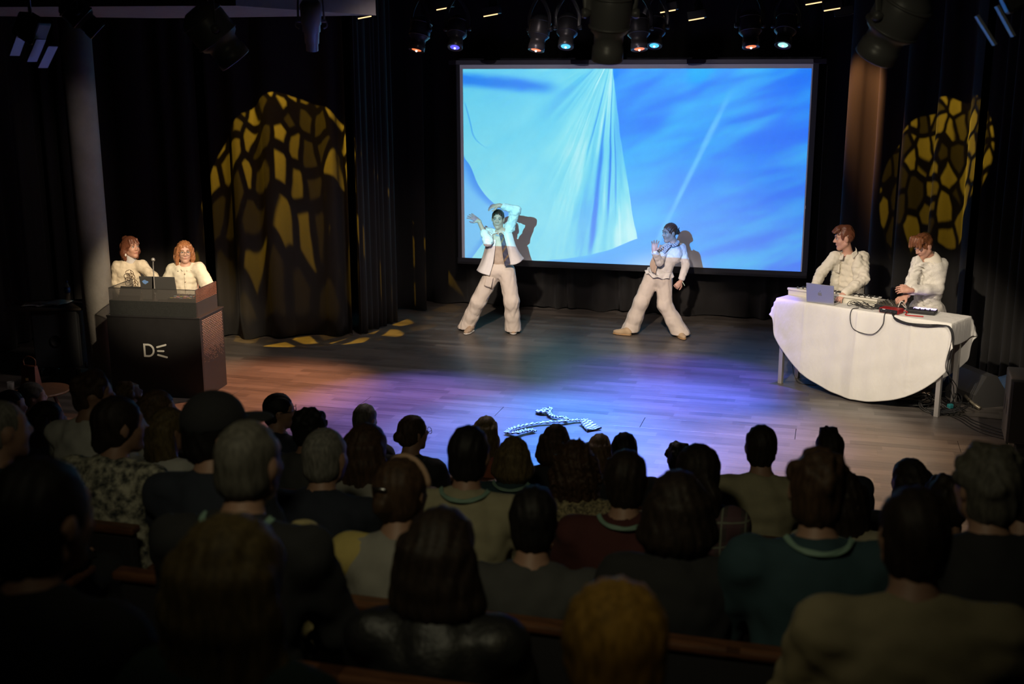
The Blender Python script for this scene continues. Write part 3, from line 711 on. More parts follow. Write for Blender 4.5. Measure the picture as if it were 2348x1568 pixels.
def on_pod(x, y, z=1.01):
    a = math.radians(6); return Vector((-6.785+x*math.cos(a)-y*math.sin(a), 10.52+x*math.sin(a)+y*math.cos(a), z))
def laptop(loc, rotz, w, d, lid, tilt, label, logo=None, sticker=False, m=ALU):
    """open laptop, hinge at local y=0, keyboard towards +y, back of the lid seen from -y"""
    t = thing('laptop', label, 'laptop', loc, rotz); L = dict(parent=t, world=False)
    b = MB().box((0, d/2, 0.008), (w, d, 0.016), bev=0.004).build('base', m, **L)
    KEY = mat('laptop_keys', (0.02, 0.02, 0.02), 0.5)
    kb = MB()
    for r in range(5):
        for c in range(13): kb.box((-w*0.42+c*w*0.07, d*0.16+r*d*0.095, 0.0175), (w*0.058, d*0.075, 0.003))
    k = kb.build('keyboard', KEY, b, world=False); k['kind'] = 'stuff'
    M = Matrix.Rotation(tilt, 4, 'X')
    lb = MB(); lb.box(M @ Vector((0, 0, lid/2)), (w, 0.008, lid), bev=0.003, M=M); lo = lb.build('lid', m, **L)
    SCR = mat('laptop_display', (0.02, 0.02, 0.025), 0.2, emit=(0.7, 0.8, 1.0), estr=0.5)
    MB().box(M @ Vector((0, 0.0045, lid/2)), (w*0.95, 0.002, lid*0.9), M=M).build('display', SCR, lo, world=False)
    if logo: logo(M, w, lid, lo)
    if sticker:
        ST = mat('blue_sticker', (0.18, 0.35, 0.75), 0.5)
        pts = [(-w*0.40+0.034*math.cos(a)*(1+0.16*math.sin(3*a+1)), lid*0.76+0.021*math.sin(a)*(1+0.2*math.cos(4*a))) for a in [2*PI*i/22 for i in range(22)]]
        V = [M @ Vector((x+0.02, -0.0046, z)) for x, z in pts]+[M @ Vector((x+0.02, -0.0038, z)) for x, z in pts]; n = 22
        MB().add(V, [tuple(range(n)), tuple(range(2*n-1, n-1, -1))]+[(i, i+n, (i+1) % n+n, (i+1) % n) for i in range(n)]).build('sticker', ST, lo, world=False)
    return t
laptop(on_pod(-0.015, 0.24, 1.012), math.radians(6), 0.40, 0.26, 0.262, math.radians(12), 'dark grey laptop with a blue cloud sticker, on the lectern', sticker=True, m=mat('laptop_grey', (0.10, 0.10, 0.10), 0.45, metal=0.3))
# gooseneck microphone
g = thing('microphone', 'slim gooseneck microphone standing on the lectern', 'microphone', on_pod(-0.025, 0.14, 1.012))
b = on_pod(-0.025, 0.14, 1.012)
GREYM = mat('microphone_grey', (0.33, 0.32, 0.30), 0.4, metal=0.4)
MB().lathe([(0.03, 0), (0.03, 0.012), (0.014, 0.05), (0.012, 0.07)], 16, Matrix.Translation(b)).build('base', mat('mic_base', (0.10, 0.08, 0.07), 0.4), g, True)
MB().tube(catmull([b+Vector((0, 0, 0.06)), b+Vector((0.0, 0.0, 0.22)), b+Vector((0.002, 0, 0.36)), b+Vector((0.012, -0.01, 0.43))], 16), 0.0062, 8).build('gooseneck', GREYM, g, True)
MB().sphere(b+Vector((0.014, -0.012, 0.447)), 0.021, 10).build('capsule', GREYM, g, True)
MB().box(b+Vector((0.014, -0.004, 0.115)), (0.028, 0.02, 0.03), bev=0.004).build('switch', MBLK, g)
# tablet on a slanted holder, control desk with bright labels
tb = thing('tablet', 'black tablet lying tilted at the left of the lectern top', 'tablet', on_pod(-0.33, 0.17, 1.012))
M = Matrix.Rotation(math.radians(6), 4, 'Z') @ Matrix.Rotation(math.radians(58), 4, 'X')
MB().box(on_pod(-0.33, 0.17, 1.012)+Vector((0, 0.012, 0.062)), (0.25, 0.17, 0.009), bev=0.004, M=M).build('body', MBLK, tb)
MB().box(on_pod(-0.33, 0.17, 1.012)+Vector((0, 0.060, 0.04)), (0.12, 0.02, 0.08), rotz=0.1).build('stand', MBLK, tb)
mx = thing('mixing_desk', 'small black control desk with colourful labels on the lectern', 'mixer', on_pod(0.30, 0.17, 1.012), math.radians(6)); L = dict(parent=mx, world=False)
MB().box((0, 0, 0.025), (0.30, 0.22, 0.05), bev=0.006).build('body', MBLK, **L)
LBL = [mat('label_%d' % i, c, 0.6) for i, c in enumerate([(0.45, 0.55, 0.12), (0.55, 0.40, 0.65), (0.70, 0.35, 0.30), (0.75, 0.65, 0.55), (0.25, 0.45, 0.55)])]
for i in range(16):
    MB().box((-0.125+0.036*(i % 8), -0.07+0.075*(i//8)+0.01*(i % 3), 0.0515), (0.028, 0.022, 0.003), rotz=0.2*(i % 3-1)).build('paper_label', LBL[(i*3) % 5], **L)
for i in range(6): MB().lathe([(0.009, 0), (0.008, 0.016), (0.0, 0.017)], 10, Matrix.Translation((-0.11+0.044*i, 0.08, 0.05))).build('fader_knob', STEEL, **L)
cable([on_pod(-0.40, 0.12, 1.016), on_pod(-0.25, 0.08, 1.02), on_pod(-0.1, 0.1, 1.016), on_pod(0.02, 0.07, 1.02), on_pod(0.1, 0.13, 1.016)], 0.005, RUBBER, 'black cable lying across the lectern top behind the glass')

# ------------------------------------------------------------------ performers' table with round cloth
TA = math.radians(-27.8); TO = Vector((0.46, 12.52, 0)); TZ = 0.965
TX0, TX1, TY0, TY1 = -0.945, 0.985, -0.265, 0.225
def tw(x, y, z=TZ): return TO+Vector((x*math.cos(TA)-y*math.sin(TA), x*math.sin(TA)+y*math.cos(TA), z))
tab = thing('table', 'long narrow table with steel legs under the white cloth', 'table', TO, TA); L = dict(parent=tab, world=False)
MB().box(((TX0+TX1)/2, (TY0+TY1)/2, TZ-0.022), (TX1-TX0-0.01, TY1-TY0-0.01, 0.025), bev=0.003).build('table_top', WHITEP, **L)
LEGM = mat('leg_aluminium', (0.50, 0.48, 0.44), 0.4, metal=0.5)
for (x, y) in ((-0.90, -0.17), (0.905, -0.235), (-0.885, 0.165), (0.89, 0.20)):
    MB().box((x, y, (TZ-0.035)/2), (0.046, 0.046, TZ-0.035), bev=0.003).build('leg', LEGM, **L)
MB().box((0, -0.21, TZ-0.06), (1.8, 0.02, 0.05)).build('apron', LEGM, **L); MB().box((0, 0.19, TZ-0.06), (1.8, 0.02, 0.05)).build('apron', LEGM, **L)
def tablecloth():
    R = 1.185; n = 220; m = 95; cx, cy = (TX0+TX1)/2+0.02, (TY0+TY1)/2-0.01
    th = np.linspace(0, 2*PI, n, endpoint=False); rr = np.concatenate([np.linspace(0, 0.24, 8)[:-1], np.linspace(0.24, R, m-7)])
    G = np.zeros((m, n, 3)); rs = np.random.RandomState(3)
    for i, r in enumerate(rr):
        x = cx+r*np.cos(th); y = cy+r*np.sin(th)
        qx = np.clip(x, TX0, TX1); qy = np.clip(y, TY0, TY1); ex, ey = x-qx, y-qy
        d = np.hypot(ex, ey); nx = np.where(d > 1e-6, ex/(d+1e-9), 0); ny = np.where(d > 1e-6, ey/(d+1e-9), 0)
        corner = (np.abs(ex) > 1e-6) & (np.abs(ey) > 1e-6)
        cw = np.where(corner, np.minimum(np.abs(nx), np.abs(ny))*1.41, 0)
        # hanging cloth: falls straight, swings out where the corner leaves slack
        drop = np.minimum(d, 3); ang = np.arctan2(ny, nx)
        out = 0.016*(1-np.exp(-drop/0.03))+0.012*drop
        out = out+cw*0.30*drop*(0.75+0.25*np.cos(ang*8))
        fold = (0.012*np.sin(x*9+1)+0.007*np.sin(x*21+2*np.sin(x*4)+drop*2.5))*np.minimum(drop*2, 1)*(np.abs(ny) > 0.7)+0.03*np.sin(ang*12)*cw*drop
        out = out+fold
        z = TZ+0.004-np.sqrt(np.maximum(drop**2-(cw*0.30*drop)**2, 0))*1.0+0.0*drop
        z = np.where(drop < 0.02, TZ+0.004-drop*drop*12, z)
        # ironed creases
        for xc in (-0.59, 0.02, 0.60): out = out+0.010*np.exp(-((x-xc)/0.016)**2)*(drop > 0.02)
        wr = 0.0012*(np.sin(x*23+z*9+1.3*np.sin(x*5))+np.sin(x*11-z*17+2*np.sin(z*7)))*np.minimum(drop*3, 1)
        G[i] = np.stack([qx+nx*(out+wr), qy+ny*(out+wr), np.maximum(z, 0.02)], -1)
    V = G.reshape(-1, 3); idx = np.arange(m*n).reshape(m, n); nx_ = np.roll(idx, -1, axis=1)
    Q = np.stack([idx[:-1], idx[1:], nx_[1:], nx_[:-1]], -1).reshape(-1, 4)
    return V, Q
V, Q = tablecloth()
CLOTH = mat('white_table_linen', (0.78, 0.76, 0.70), 0.85, var=0.03, vscale=3, bump=0.9, bscale=7, stretch=(1.6, 1.6, 0.7))
ct = thing('tablecloth', 'round white linen cloth draped over the musicians\' table', 'tablecloth', TO, TA)
me = mesh_np('cloth', V, Q, CLOTH); co = link('cloth', me, ct)
so = co.modifiers.new('thickness', 'SOLIDIFY'); so.thickness = 0.003

# laptop, keyboard, mixer and the rest of the gear on the cloth
def apple(M, w, lid, lo):
    LG = mat('logo_grey', (0.20, 0.20, 0.20), 0.3)
    s = 0.026; cx, cz = 0.0, lid*0.5
    pts = []
    for i in range(40):
        a = 2*PI*i/40; r = s*(0.86+0.10*abs(math.cos(a)))
        x = r*math.cos(a)*0.95; z = r*math.sin(a)
        if math.sin(a) > 0.82: z -= 0.010*(math.sin(a)-0.82)/0.18*s/0.026
        if math.sin(a) < -0.86: z += 0.005*(-math.sin(a)-0.86)/0.14
        dx, dz = x-s*1.02, z-0.004
        if dx*dx+dz*dz < (s*0.46)**2: x = s*1.02-math.sqrt(max((s*0.46)**2-dz*dz, 0))
        pts.append((cx+x, cz+z))
    n = len(pts); V = [M @ Vector((x, -0.0047, z)) for x, z in pts]+[M @ Vector((x, -0.0038, z)) for x, z in pts]
    mb = MB().add(V, [tuple(range(n)), tuple(range(2*n-1, n-1, -1))]+[(i, i+n, (i+1) % n+n, (i+1) % n) for i in range(n)])
    lf = [(cx+0.002+0.004*math.cos(a)-0.0+0.006*math.sin(a), cz+s*1.22+0.010*math.sin(a)) for a in [2*PI*i/14 for i in range(14)]]
    mb.add([M @ Vector((x, -0.0047, z)) for x, z in lf], [tuple(range(14))])
    mb.build('logo', LG, lo, world=False)
SILVER = mat('laptop_silver', (0.46, 0.46, 0.47), 0.35, metal=0.6)
laptop(tw(-0.44, -0.235, TZ+0.006), TA+math.radians(4), 0.31, 0.215, 0.215, math.radians(9), 'silver laptop with a fruit logo, at the front edge of the white table', logo=apple, m=SILVER)
kb = thing('electric_piano', 'long cream stage piano lying on the white table', 'keyboard', tw(-0.42, 0.10, TZ+0.006), TA); L = dict(parent=kb, world=False)
CREAM = mat('piano_cream_plastic', (0.72, 0.68, 0.56), 0.42)
V = [(-0.52, -0.13, 0), (0.52, -0.13, 0), (0.52, 0.13, 0), (-0.52, 0.13, 0), (-0.52, -0.14, 0.085), (0.52, -0.14, 0.085), (0.52, 0.13, 0.045), (-0.52, 0.13, 0.045)]
MB().add([(x, y, z) for x, y, z in V], [(0, 3, 2, 1), (4, 5, 6, 7), (0, 1, 5, 4), (1, 2, 6, 5), (2, 3, 7, 6), (3, 0, 4, 7)]).build('case', CREAM, **L)
MB().box((0, -0.142, 0.072), (1.05, 0.02, 0.024), bev=0.005).build('rear_lip', CREAM, **L)
KW = mat('piano_white_key', (0.80, 0.79, 0.74), 0.3); KB_ = mat('piano_black_key', (0.012, 0.012, 0.012), 0.3)
wm = MB().box((0, 0, 0), (0.0165, 0.10, 0.012), bev=0.0015).mesh('white_key', KW); bm_ = MB().box((0, 0, 0), (0.009, 0.06, 0.012), bev=0.0015).mesh('black_key', KB_)
for i in range(52):
    o = link('white_key', wm, kb); o.location = (-0.455+i*0.0175, 0.075, 0.062)
    if i % 7 in (0, 1, 3, 4, 5):
        o = link('black_key', bm_, kb); o.location = (-0.455+(i+0.5)*0.0175, 0.052, 0.075)
kn = MB().lathe([(0.010, 0), (0.009, 0.016), (0, 0.017)], 10).mesh('control_knob', mat('knob_dark', (0.10, 0.09, 0.08), 0.4))
for i in range(14):
    o = link('control_knob', kn, kb); o.location = (-0.44+i*0.066, -0.075, 0.078)
JD = mat('piano_print', (0.28, 0.36, 0.28), 0.5)
mb = MB()
for (a, b) in (((0.06, 0.020), (0.06, 0.058)), ((0.035, 0.028), (0.048, 0.020)), ((0.048, 0.020), (0.06, 0.020)), ((0.035, 0.028), (0.035, 0.034)), ((0.085, 0.020), (0.085, 0.058)), ((0.085, 0.058), (0.105, 0.054)), ((0.105, 0.054), (0.115, 0.040)), ((0.115, 0.040), (0.105, 0.024)), ((0.105, 0.024), (0.085, 0.020))):
    stroke_bar(mb, a, b, 0.008, -0.1385)
mb.v = [(x, -0.1335-0.006*(z/0.06) if y < -0.1 else -0.130, z) for x, y, z in mb.v]
mb.build('lettering', JD, **L)
# mixer with knobs
mxr = thing('dj_mixer', 'flat black mixer with many knobs behind the red box', 'mixer', tw(0.235, 0.03, TZ+0.006), TA); L = dict(parent=mxr, world=False)
MB().box((0, 0, 0.03), (0.24, 0.30, 0.05), bev=0.006).build('body', MBLK, **L)
MB().box((0, 0, 0.0565), (0.225, 0.285, 0.004)).build('face_plate', mat('mixer_face', (0.09, 0.08, 0.05), 0.5, var=0.3, vscale=60), **L)
k2 = MB().lathe([(0.0075, 0), (0.0065, 0.014), (0, 0.015)], 8).mesh('knob', MBLK); k3 = MB().lathe([(0.0075, 0), (0.0065, 0.014), (0, 0.015)], 8).mesh('knob', STEEL)
for r in range(5):
    for c in range(6):
        o = link('knob', k3 if (r+c) % 4 == 0 else k2, mxr); o.location = (-0.095+c*0.038, -0.12+r*0.055, 0.058)
rb = thing('audio_interface', 'small red audio interface box at the front edge of the table', 'audio box', tw(0.325, -0.175, TZ+0.006), TA); L = dict(parent=rb, world=False)
RED = mat('red_anodised', (0.42, 0.02, 0.025), 0.35, metal=0.3)
MB().box((0, 0, 0.026), (0.205, 0.13, 0.048), bev=0.005).build('case', RED, **L)
MB().box((0, -0.066, 0.026), (0.19, 0.004, 0.040)).build('front_plate', MBLK, **L)
for x in (-0.07, -0.02, 0.03, 0.075): MB().tube([(x, -0.066, 0.026), (x, -0.076, 0.026)], 0.0085, 10).build('socket', mat('socket_grey', (0.08, 0.08, 0.08), 0.4, metal=0.6), **L)
MB().box((-0.05, -0.0685, 0.040), (0.03, 0.001, 0.006)).build('printed_mark', WHITEP, **L)
pd = thing('pad_controller', 'black pad controller with glowing lilac pads near the knitted sweater', 'controller', tw(0.555, 0.03, TZ+0.006), TA+math.radians(12)); L = dict(parent=pd, world=False)
MB().box((0, 0, 0.018), (0.28, 0.17, 0.034), bev=0.006).build('body', MBLK, **L)
PADM = mat('lilac_glowing_pad', (0.6, 0.5, 0.9), 0.5, emit=(0.55, 0.40, 1.0), estr=3.0)
pm_ = MB().box((0, 0, 0), (0.026, 0.026, 0.006), bev=0.002).mesh('pad', PADM)
for r in range(2):
    for c in range(7):
        o = link('pad', pm_, pd); o.location = (-0.075+c*0.032, 0.03+r*0.031, 0.037)
k4 = MB().lathe([(0.009, 0), (0.007, 0.02), (0, 0.021)], 8).mesh('knob', MBLK)
for c in range(5):
    o = link('knob', k4, pd); o.location = (-0.11+c*0.05, -0.05, 0.035)
# cables on and off the table
cz = TZ+0.012
cable([tw(0.30, -0.24, cz+.02), tw(0.305, -0.285, cz-.02), tw(0.30, -0.30, cz-0.12), tw(0.22, -0.305, cz-0.22), tw(0.10, -0.305, cz-0.235), tw(-0.02, -0.30, cz-0.20), tw(-0.06, -0.295, cz-0.10), tw(-0.055, -0.275, cz-.01), tw(-0.02, -0.20, cz)], 0.0042, RUBBER, 'black cable hanging in a loop over the front of the white cloth')
for i in range(3):
    d = 0.018*i
    cable([tw(0.36+d, -0.24, cz+.01), tw(0.42, -0.30, cz-.02-d*.5), tw(0.56, -0.305, cz-.055-d*.4), tw(0.75, -0.302, cz-0.045-d*.6), tw(0.90, -0.30, cz-0.028-d*.3), tw(1.0-d*.6, -0.305, cz-0.04), tw(1.045-d*.6, -0.31, cz-0.16), tw(1.02-d, -0.30, cz-0.45), tw(0.97+d*2, -0.12, 0.30), tw(0.99-d, -0.02, 0.10), tw(0.95-d*3, 0.02, 0.012)], 0.0045, RUBBER, 'black cable running along the table edge and down beside the steel leg', 'cables along the table edge', 90)
GREYC = mat('grey_cable', (0.035, 0.032, 0.028), 0.5)
for i in range(4):
    rs = random.Random(i+2); a0 = rs.uniform(0, 6); pts = [tw(-0.20+0.05*i, -0.05-0.03*i, cz)]
    for k in range(9): a = a0+k*0.8; pts.append(tw(-0.06+0.05*i-0.04+0.085*math.cos(a)*(1+.2*i), -0.12+0.055*math.sin(a), cz+0.022*(1+math.sin(a*1.7+i))))
    pts.append(tw(0.13, -0.10-0.03*i, cz))
    cable(pts, 0.003, GREYC if i % 2 else RUBBER, 'thin cable tangled on the white cloth between laptop and mixer', 'thin cables tangled on the table', 70)
REDC = mat('red_cable', (0.50, 0.02, 0.02), 0.5)
cable([tw(0.40, -0.12, cz+.03), tw(0.46, -0.10, cz+.01), tw(0.47, -0.15, cz), tw(0.50, -0.21, cz), tw(0.58, -0.19, cz), tw(0.66, -0.165, cz)], 0.0055, REDC, 'red cable between the red box and the pad controller')
cable([tw(0.36, -0.10, cz+.045), tw(0.375, -0.08, cz+.10), tw(0.40, -0.06, cz+.09), tw(0.41, -0.02, cz+.03), tw(0.35, 0.0, cz+.062)], 0.0055, mat('white_cable', (0.6, 0.55, 0.48), 0.5), 'short white cable arching over the red box')
# heap of cables on the floor under the right end of the table
for i in range(9):
    rs = random.Random(i*7+1); c0 = (0.62+0.09*i*0.5, 0.0)
    pts = []
    a0 = rs.uniform(0, 6); r0 = rs.uniform(.10, .17); cx_ = 0.68+0.20*math.sin(i*1.7); cy_ = 0.02+0.07*math.cos(i*2.3); ht = 0.05+0.05*(i % 3)
    for k in range(18):
        a = a0+k*0.75; r = r0*(1+0.22*math.sin(k*0.9+i))
        pts.append(tw(cx_+r*math.cos(a)*1.25, cy_+r*math.sin(a), 0.010+ht*(0.5+0.5*math.sin(a+i*1.3))**2))
    cable(pts, 0.0048, RUBBER if i % 4 else GREYC, 'black cable coiled in the heap on the floor under the table', 'cables heaped under the table', 110)
for i in range(4):
    cable([tw(0.95, -0.02-0.03*i, 0.01), tw(1.12, -0.03-0.06*i, 0.008), Vector((1.50, 11.82-0.12*i, 0.008)), Vector((1.75, 11.55-0.10*i, 0.008)), Vector((2.1, 11.30-0.05*i, 0.008))], 0.005, GREYC, 'grey cable running over the floor from table to loudspeaker', 'cables on the floor to the loudspeaker', 50)
px_ = thing('power_strip', 'dark power strip with a teal plug beside the table leg', 'power strip', tw(0.93, -0.10, 0.0), TA+1.2); L = dict(parent=px_, world=False)
MB().box((0, 0, 0.025), (0.30, 0.07, 0.05), bev=0.008).build('body', MBLK, **L)
for i in range(4): MB().lathe([(0.022, 0), (0.022, 0.006), (0.015, 0.006), (0.015, 0.002)], 12, Matrix.Translation((-0.1+0.066*i, 0, 0.048))).build('socket', MBLK2, **L)
MB().box((0.07, 0, 0.075), (0.06, 0.045, 0.05), bev=0.012).build('plug', mat('teal_plastic', (0.02, 0.16, 0.17), 0.4), **L)
cable([tw(-0.83, -0.08, 0.62), tw(-0.82, -0.10, 0.35), tw(-0.80, -0.06, 0.1), tw(-0.72, -0.05, 0.01), tw(-0.55, 0.0, 0.008)], 0.004, RUBBER, 'thin black cable dangling behind the left front table leg')

# ------------------------------------------------------------------ loudspeakers
SPK = mat('loudspeaker_black', (0.045, 0.043, 0.040), 0.6, bump=0.3, bscale=500)
GRILL = mat('loudspeaker_grille', (0.012, 0.012, 0.013), 0.6)
def oval_handle(parent, c, axis, w, h, dep=0.006):
    """recessed oval grip with a raised rim"""
    M = Matrix.Translation(Vector(c)) @ (Matrix.Rotation(PI/2, 4, 'Y') if axis == 'x' else Matrix.Rotation(PI/2, 4, 'X')) @ Matrix.Diagonal((h if axis == 'x' else w, w if axis == 'x' else h, 1, 1))
    r = MB().lathe([(1.0, 0.0), (1.0, dep), (0.88, dep), (0.80, -0.001), (0.0, -0.001)], 24, M)
    return r.build('handle', mat('handle_recess', (0.008, 0.008, 0.008), 0.7), parent, True, world=False)
sp = thing('loudspeaker', 'black bass loudspeaker on castors at the right edge of the stage', 'loudspeaker', (1.93, 10.98, 0), math.radians(-3)); L = dict(parent=sp, world=False)
MB().box((0, 0, 0.42), (0.56, 0.46, 0.60), bev=0.012).build('cabinet', SPK, **L)
MB().box((0, -0.236, 0.42), (0.52, 0.014, 0.56), bev=0.004).build('grille', GRILL, **L)
for y in (-0.08, 0.10): oval_handle(sp, (-0.281, y, 0.42), 'x', 0.035, 0.075)
for x in (-0.22, 0.22):
    for y in (-0.18, 0.18):
        w = MB().lathe([(0.02, -0.014), (0.045, -0.014), (0.047, 0), (0.045, 0.014), (0.02, 0.014)], 16, Matrix.Translation((x, y, 0.047)) @ Matrix.Rotation(PI/2, 4, 'Y')).build('castor', RUBBER, sp, True, world=False)
        MB().box((x, y+0.005, 0.095), (0.05, 0.06, 0.05), bev=0.006).build('bracket', STEEL, w, world=False)
wd = thing('stage_monitor', 'black wedge monitor loudspeaker lying behind the table end', 'loudspeaker', (1.60, 12.62, 0), math.radians(-60)); L = dict(parent=wd, world=False)
prof = [(-0.22, 0.0), (0.20, 0.0), (0.22, 0.05), (0.02, 0.33), (-0.10, 0.33), (-0.22, 0.14)]
V = [(-0.27, y, z) for y, z in prof]+[(0.27, y, z) for y, z in prof]; n = 6
MB().add(V, [tuple(range(n)), tuple(range(2*n-1, n-1, -1))]+[(i, n+i, n+(i+1) % n, (i+1) % n) for i in range(n)]).build('cabinet', SPK, **L)
M = Matrix.Rotation(math.radians(-54.5), 4, 'X')
MB().box((0, 0.128, 0.195), (0.48, 0.29, 0.01), bev=0.003, M=M).build('grille', GRILL, **L)
for z, y in ((0.10, 0.02), (0.2, -0.06)): oval_handle(wd, (-0.271, y, z), 'x', 0.06, 0.025)
oval_handle(wd, (0.0, -0.221, 0.07), 'y', 0.07, 0.03)
pl = MB().tube(catmull([(1.46, 12.40, 0.10), (1.52, 12.30, 0.06), (1.60, 12.24, 0.015)], 12), [0.016]*8+[0.022]*4, 10).build('cable_connector', mat('connector_metal', (0.25, 0.22, 0.16), 0.4, metal=0.7), None, True); mark(pl, 'metal cable connector hanging from the wedge monitor', 'connector')
bg = SDF(0.012); p = Vector((1.95, 12.95, 0))
bg.ell(p+Vector((0, 0, 0.11)), (0.15, 0.10, 0.11), None).ell(p+Vector((0.12, -0.05, 0.07)), (0.10, 0.08, 0.07), None).plane(p+Vector((0, 0, 0.003)), (0, 0, -1))
b = sdf_obj('bag', bg, mat('blue_bag_cloth', (0.02, 0.05, 0.11), 0.8, var=0.2), None, waves(4, 40, .008)); mark(b, 'crumpled blue bag behind the wedge monitor', 'bag')
bd = MB().box((0, 0, 0), (0.36, 0.03, 0.12), M=Matrix.Rotation(0.5, 4, 'Z') @ Matrix.Rotation(-0.5, 4, 'Y')).build('cardboard_sheet', mat('cardboard', (0.42, 0.30, 0.19), 0.8), None); bd.location = (2.02, 12.25, 0.145); mark(bd, 'strip of tan cardboard leaning beside the blue bag', 'cardboard')
# ------------------------------------------------------------------ things left of the lectern
ls = thing('loudspeaker', 'dark loudspeaker on castors under a board, left of the column', 'loudspeaker', (-8.41, 11.18, 0), math.radians(20)); L = dict(parent=ls, world=False)
MB().box((0, 0, 0.44), (0.50, 0.46, 0.66), bev=0.012).build('cabinet', mat('loudspeaker_blue_black', (0.05, 0.055, 0.065), 0.6, bump=0.3, bscale=500), **L)
oval_handle(ls, (0.0, -0.231, 0.42), 'y', 0.065, 0.07)
MB().box((-0.10, 0.02, 0.785), (0.86, 0.56, 0.025), bev=0.004).build('board', mat('dark_board', (0.05, 0.04, 0.032), 0.6), **L)
for x in (-0.2, 0.2):
    for y in (-0.18, 0.18):
        w = MB().lathe([(0.02, -0.014), (0.045, -0.014), (0.047, 0), (0.045, 0.014), (0.02, 0.014)], 16, Matrix.Translation((x, y, 0.047)) @ Matrix.Rotation(PI/2, 4, 'Y')).build('castor', RUBBER, ls, True, world=False)
        MB().box((x, y+0.005, 0.10), (0.05, 0.06, 0.05), bev=0.006).build('bracket', STEEL, w, world=False)
lc = Vector((-8.41, 11.18, 0))
def lsp(x, y, z): a = math.radians(20); return lc+Vector((x*math.cos(a)-y*math.sin(a), x*math.sin(a)+y*math.cos(a), z))
PAPER = mat('white_paper', (0.72, 0.70, 0.66), 0.8)
pp = thing('paper_stack', 'loose white papers spread on the board left of the column', 'paper', lsp(-0.15, -0.02, 0.7985))
for i in range(5):
    M = Matrix.Rotation(0.35+0.3*i-0.5*(i % 2), 4, 'Z') @ Matrix.Rotation(0.03*(i % 3), 4, 'X')
    sheet_obj('sheet', [[lsp(-0.15+0.05*(i % 3), -0.05, 0)*0+lsp(-0.12+0.06*(i-2), -0.02, 0.801+0.004*i)+M @ Vector((-0.15+0.10*u, -0.105+0.105*v, 0.012*abs(math.sin(u*1.3+v+i)))) for u in range(4)] for v in range(3)], 10, 8, PAPER, pp, 0.003)
bt = thing('bottle', 'clear soda bottle with a blue label on the board by the column', 'bottle', lsp(0.06, 0.16, 0.7985)); T_ = Matrix.Translation(lsp(0.06, 0.16, 0.7985))
MB().lathe([(0.0, 0), (0.028, 0), (0.032, 0.02), (0.029, 0.08), (0.032, 0.13), (0.030, 0.165), (0.013, 0.215), (0.013, 0.225), (0, 0.225)], 20, T_).build('bottle_body', mat('clear_plastic', (0.20, 0.17, 0.15), 0.1, alpha=0.6), bt, True)
lb = MB().lathe([(0.0335, 0.105), (0.0335, 0.165)], 20, T_).build('label', mat('blue_label', (0.03, 0.08, 0.30), 0.5), bt, True)
MB().lathe([(0.0, 0.0), (0.014, 0.0)], 16, T_ @ Matrix.Translation((0.012, -0.0335, 0.142)) @ Matrix.Rotation(PI/2, 4, 'X')).build('red_half', mat('label_red', (0.55, 0.05, 0.05), 0.5), lb)
MB().box(lsp(0.06, 0.16, 0.7985)+Vector((0.012, -0.0345, 0.141)), (0.026, 0.001, 0.007)).build('white_band', WHITEP, lb)
MB().lathe([(0.0145, 0.222), (0.0145, 0.24), (0, 0.24)], 16, T_).build('cap', mat('blue_cap', (0.04, 0.08, 0.25), 0.4), bt, True)
st = thing('side_table', 'low brown round table at the far left, holding a handbag', 'table', at_z(95, 893, 0.42)*Vector((1, 1, 0)) if False else (at_z(95, 893, 0.42).x, at_z(95, 893, 0.42).y, 0)); L = dict(parent=st, world=False)
WOODB = mat('brown_wood', (0.16, 0.085, 0.045), 0.5, var=0.2, vscale=6, stretch=(1, 8, 1))
MB().lathe([(0, 0.40), (0.26, 0.40), (0.27, 0.41), (0.26, 0.42), (0, 0.42)], 28).build('table_top', WOODB, **L)
for k in range(3):
    a = k*2.1+0.4; MB().tube([(0.10*math.cos(a), 0.10*math.sin(a), 0.40), (0.22*math.cos(a), 0.22*math.sin(a), 0.0)], 0.016, 8).build('leg', WOODB, st, world=False)
hb = thing('handbag', 'brown leather handbag standing on the low table at far left', 'bag', (st.location.x-0.13, st.location.y+0.03, 0.42)); L = dict(parent=hb, world=False)
LEATH = mat('brown_leather', (0.20, 0.075, 0.035), 0.45, var=0.2)
V = [(-0.085, -0.05, 0), (0.085, -0.05, 0), (0.085, 0.05, 0), (-0.085, 0.05, 0), (-0.07, -0.02, 0.22), (0.07, -0.02, 0.22), (0.07, 0.02, 0.22), (-0.07, 0.02, 0.22)]
MB().add(V, [(0, 3, 2, 1), (4, 5, 6, 7), (0, 1, 5, 4), (1, 2, 6, 5), (2, 3, 7, 6), (3, 0, 4, 7)]).build('body', LEATH, **L)
MB().add([(-0.075, -0.030, 0.22), (0.075, -0.030, 0.22), (0.07, -0.047, 0.13), (0, -0.054, 0.09), (-0.07, -0.047, 0.13), (-0.075, -0.02, 0.228), (0.075, -0.02, 0.228)], [(0, 4, 3, 2, 1), (5, 0, 1, 6)]).build('flap', LEATH, **L)
MB().tube(catmull([(-0.06, 0, 0.21), (-0.065, 0, 0.28), (0, 0, 0.31), (0.065, 0, 0.28), (0.06, 0, 0.21)], 20), 0.008, 6).build('handle', LEATH, hb, True, world=False)
MB().box((0, -0.056, 0.10), (0.03, 0.008, 0.03), bev=0.003).build('clasp', mat('brass', (0.6, 0.42, 0.18), 0.3, metal=1.0), **L)
gl = thing('glass', 'small drinking glass beside the brown handbag', 'glass', (st.location.x-0.22, st.location.y-0.15, 0.42))
MB().lathe([(0, 0), (0.028, 0), (0.034, 0.10), (0.031, 0.10), (0.026, 0.006), (0, 0.006)], 18, Matrix.Translation(gl.location)).build('tumbler', mat('drinking_glass', (0.6, 0.6, 0.55), 0.05, alpha=0.35), gl, True)

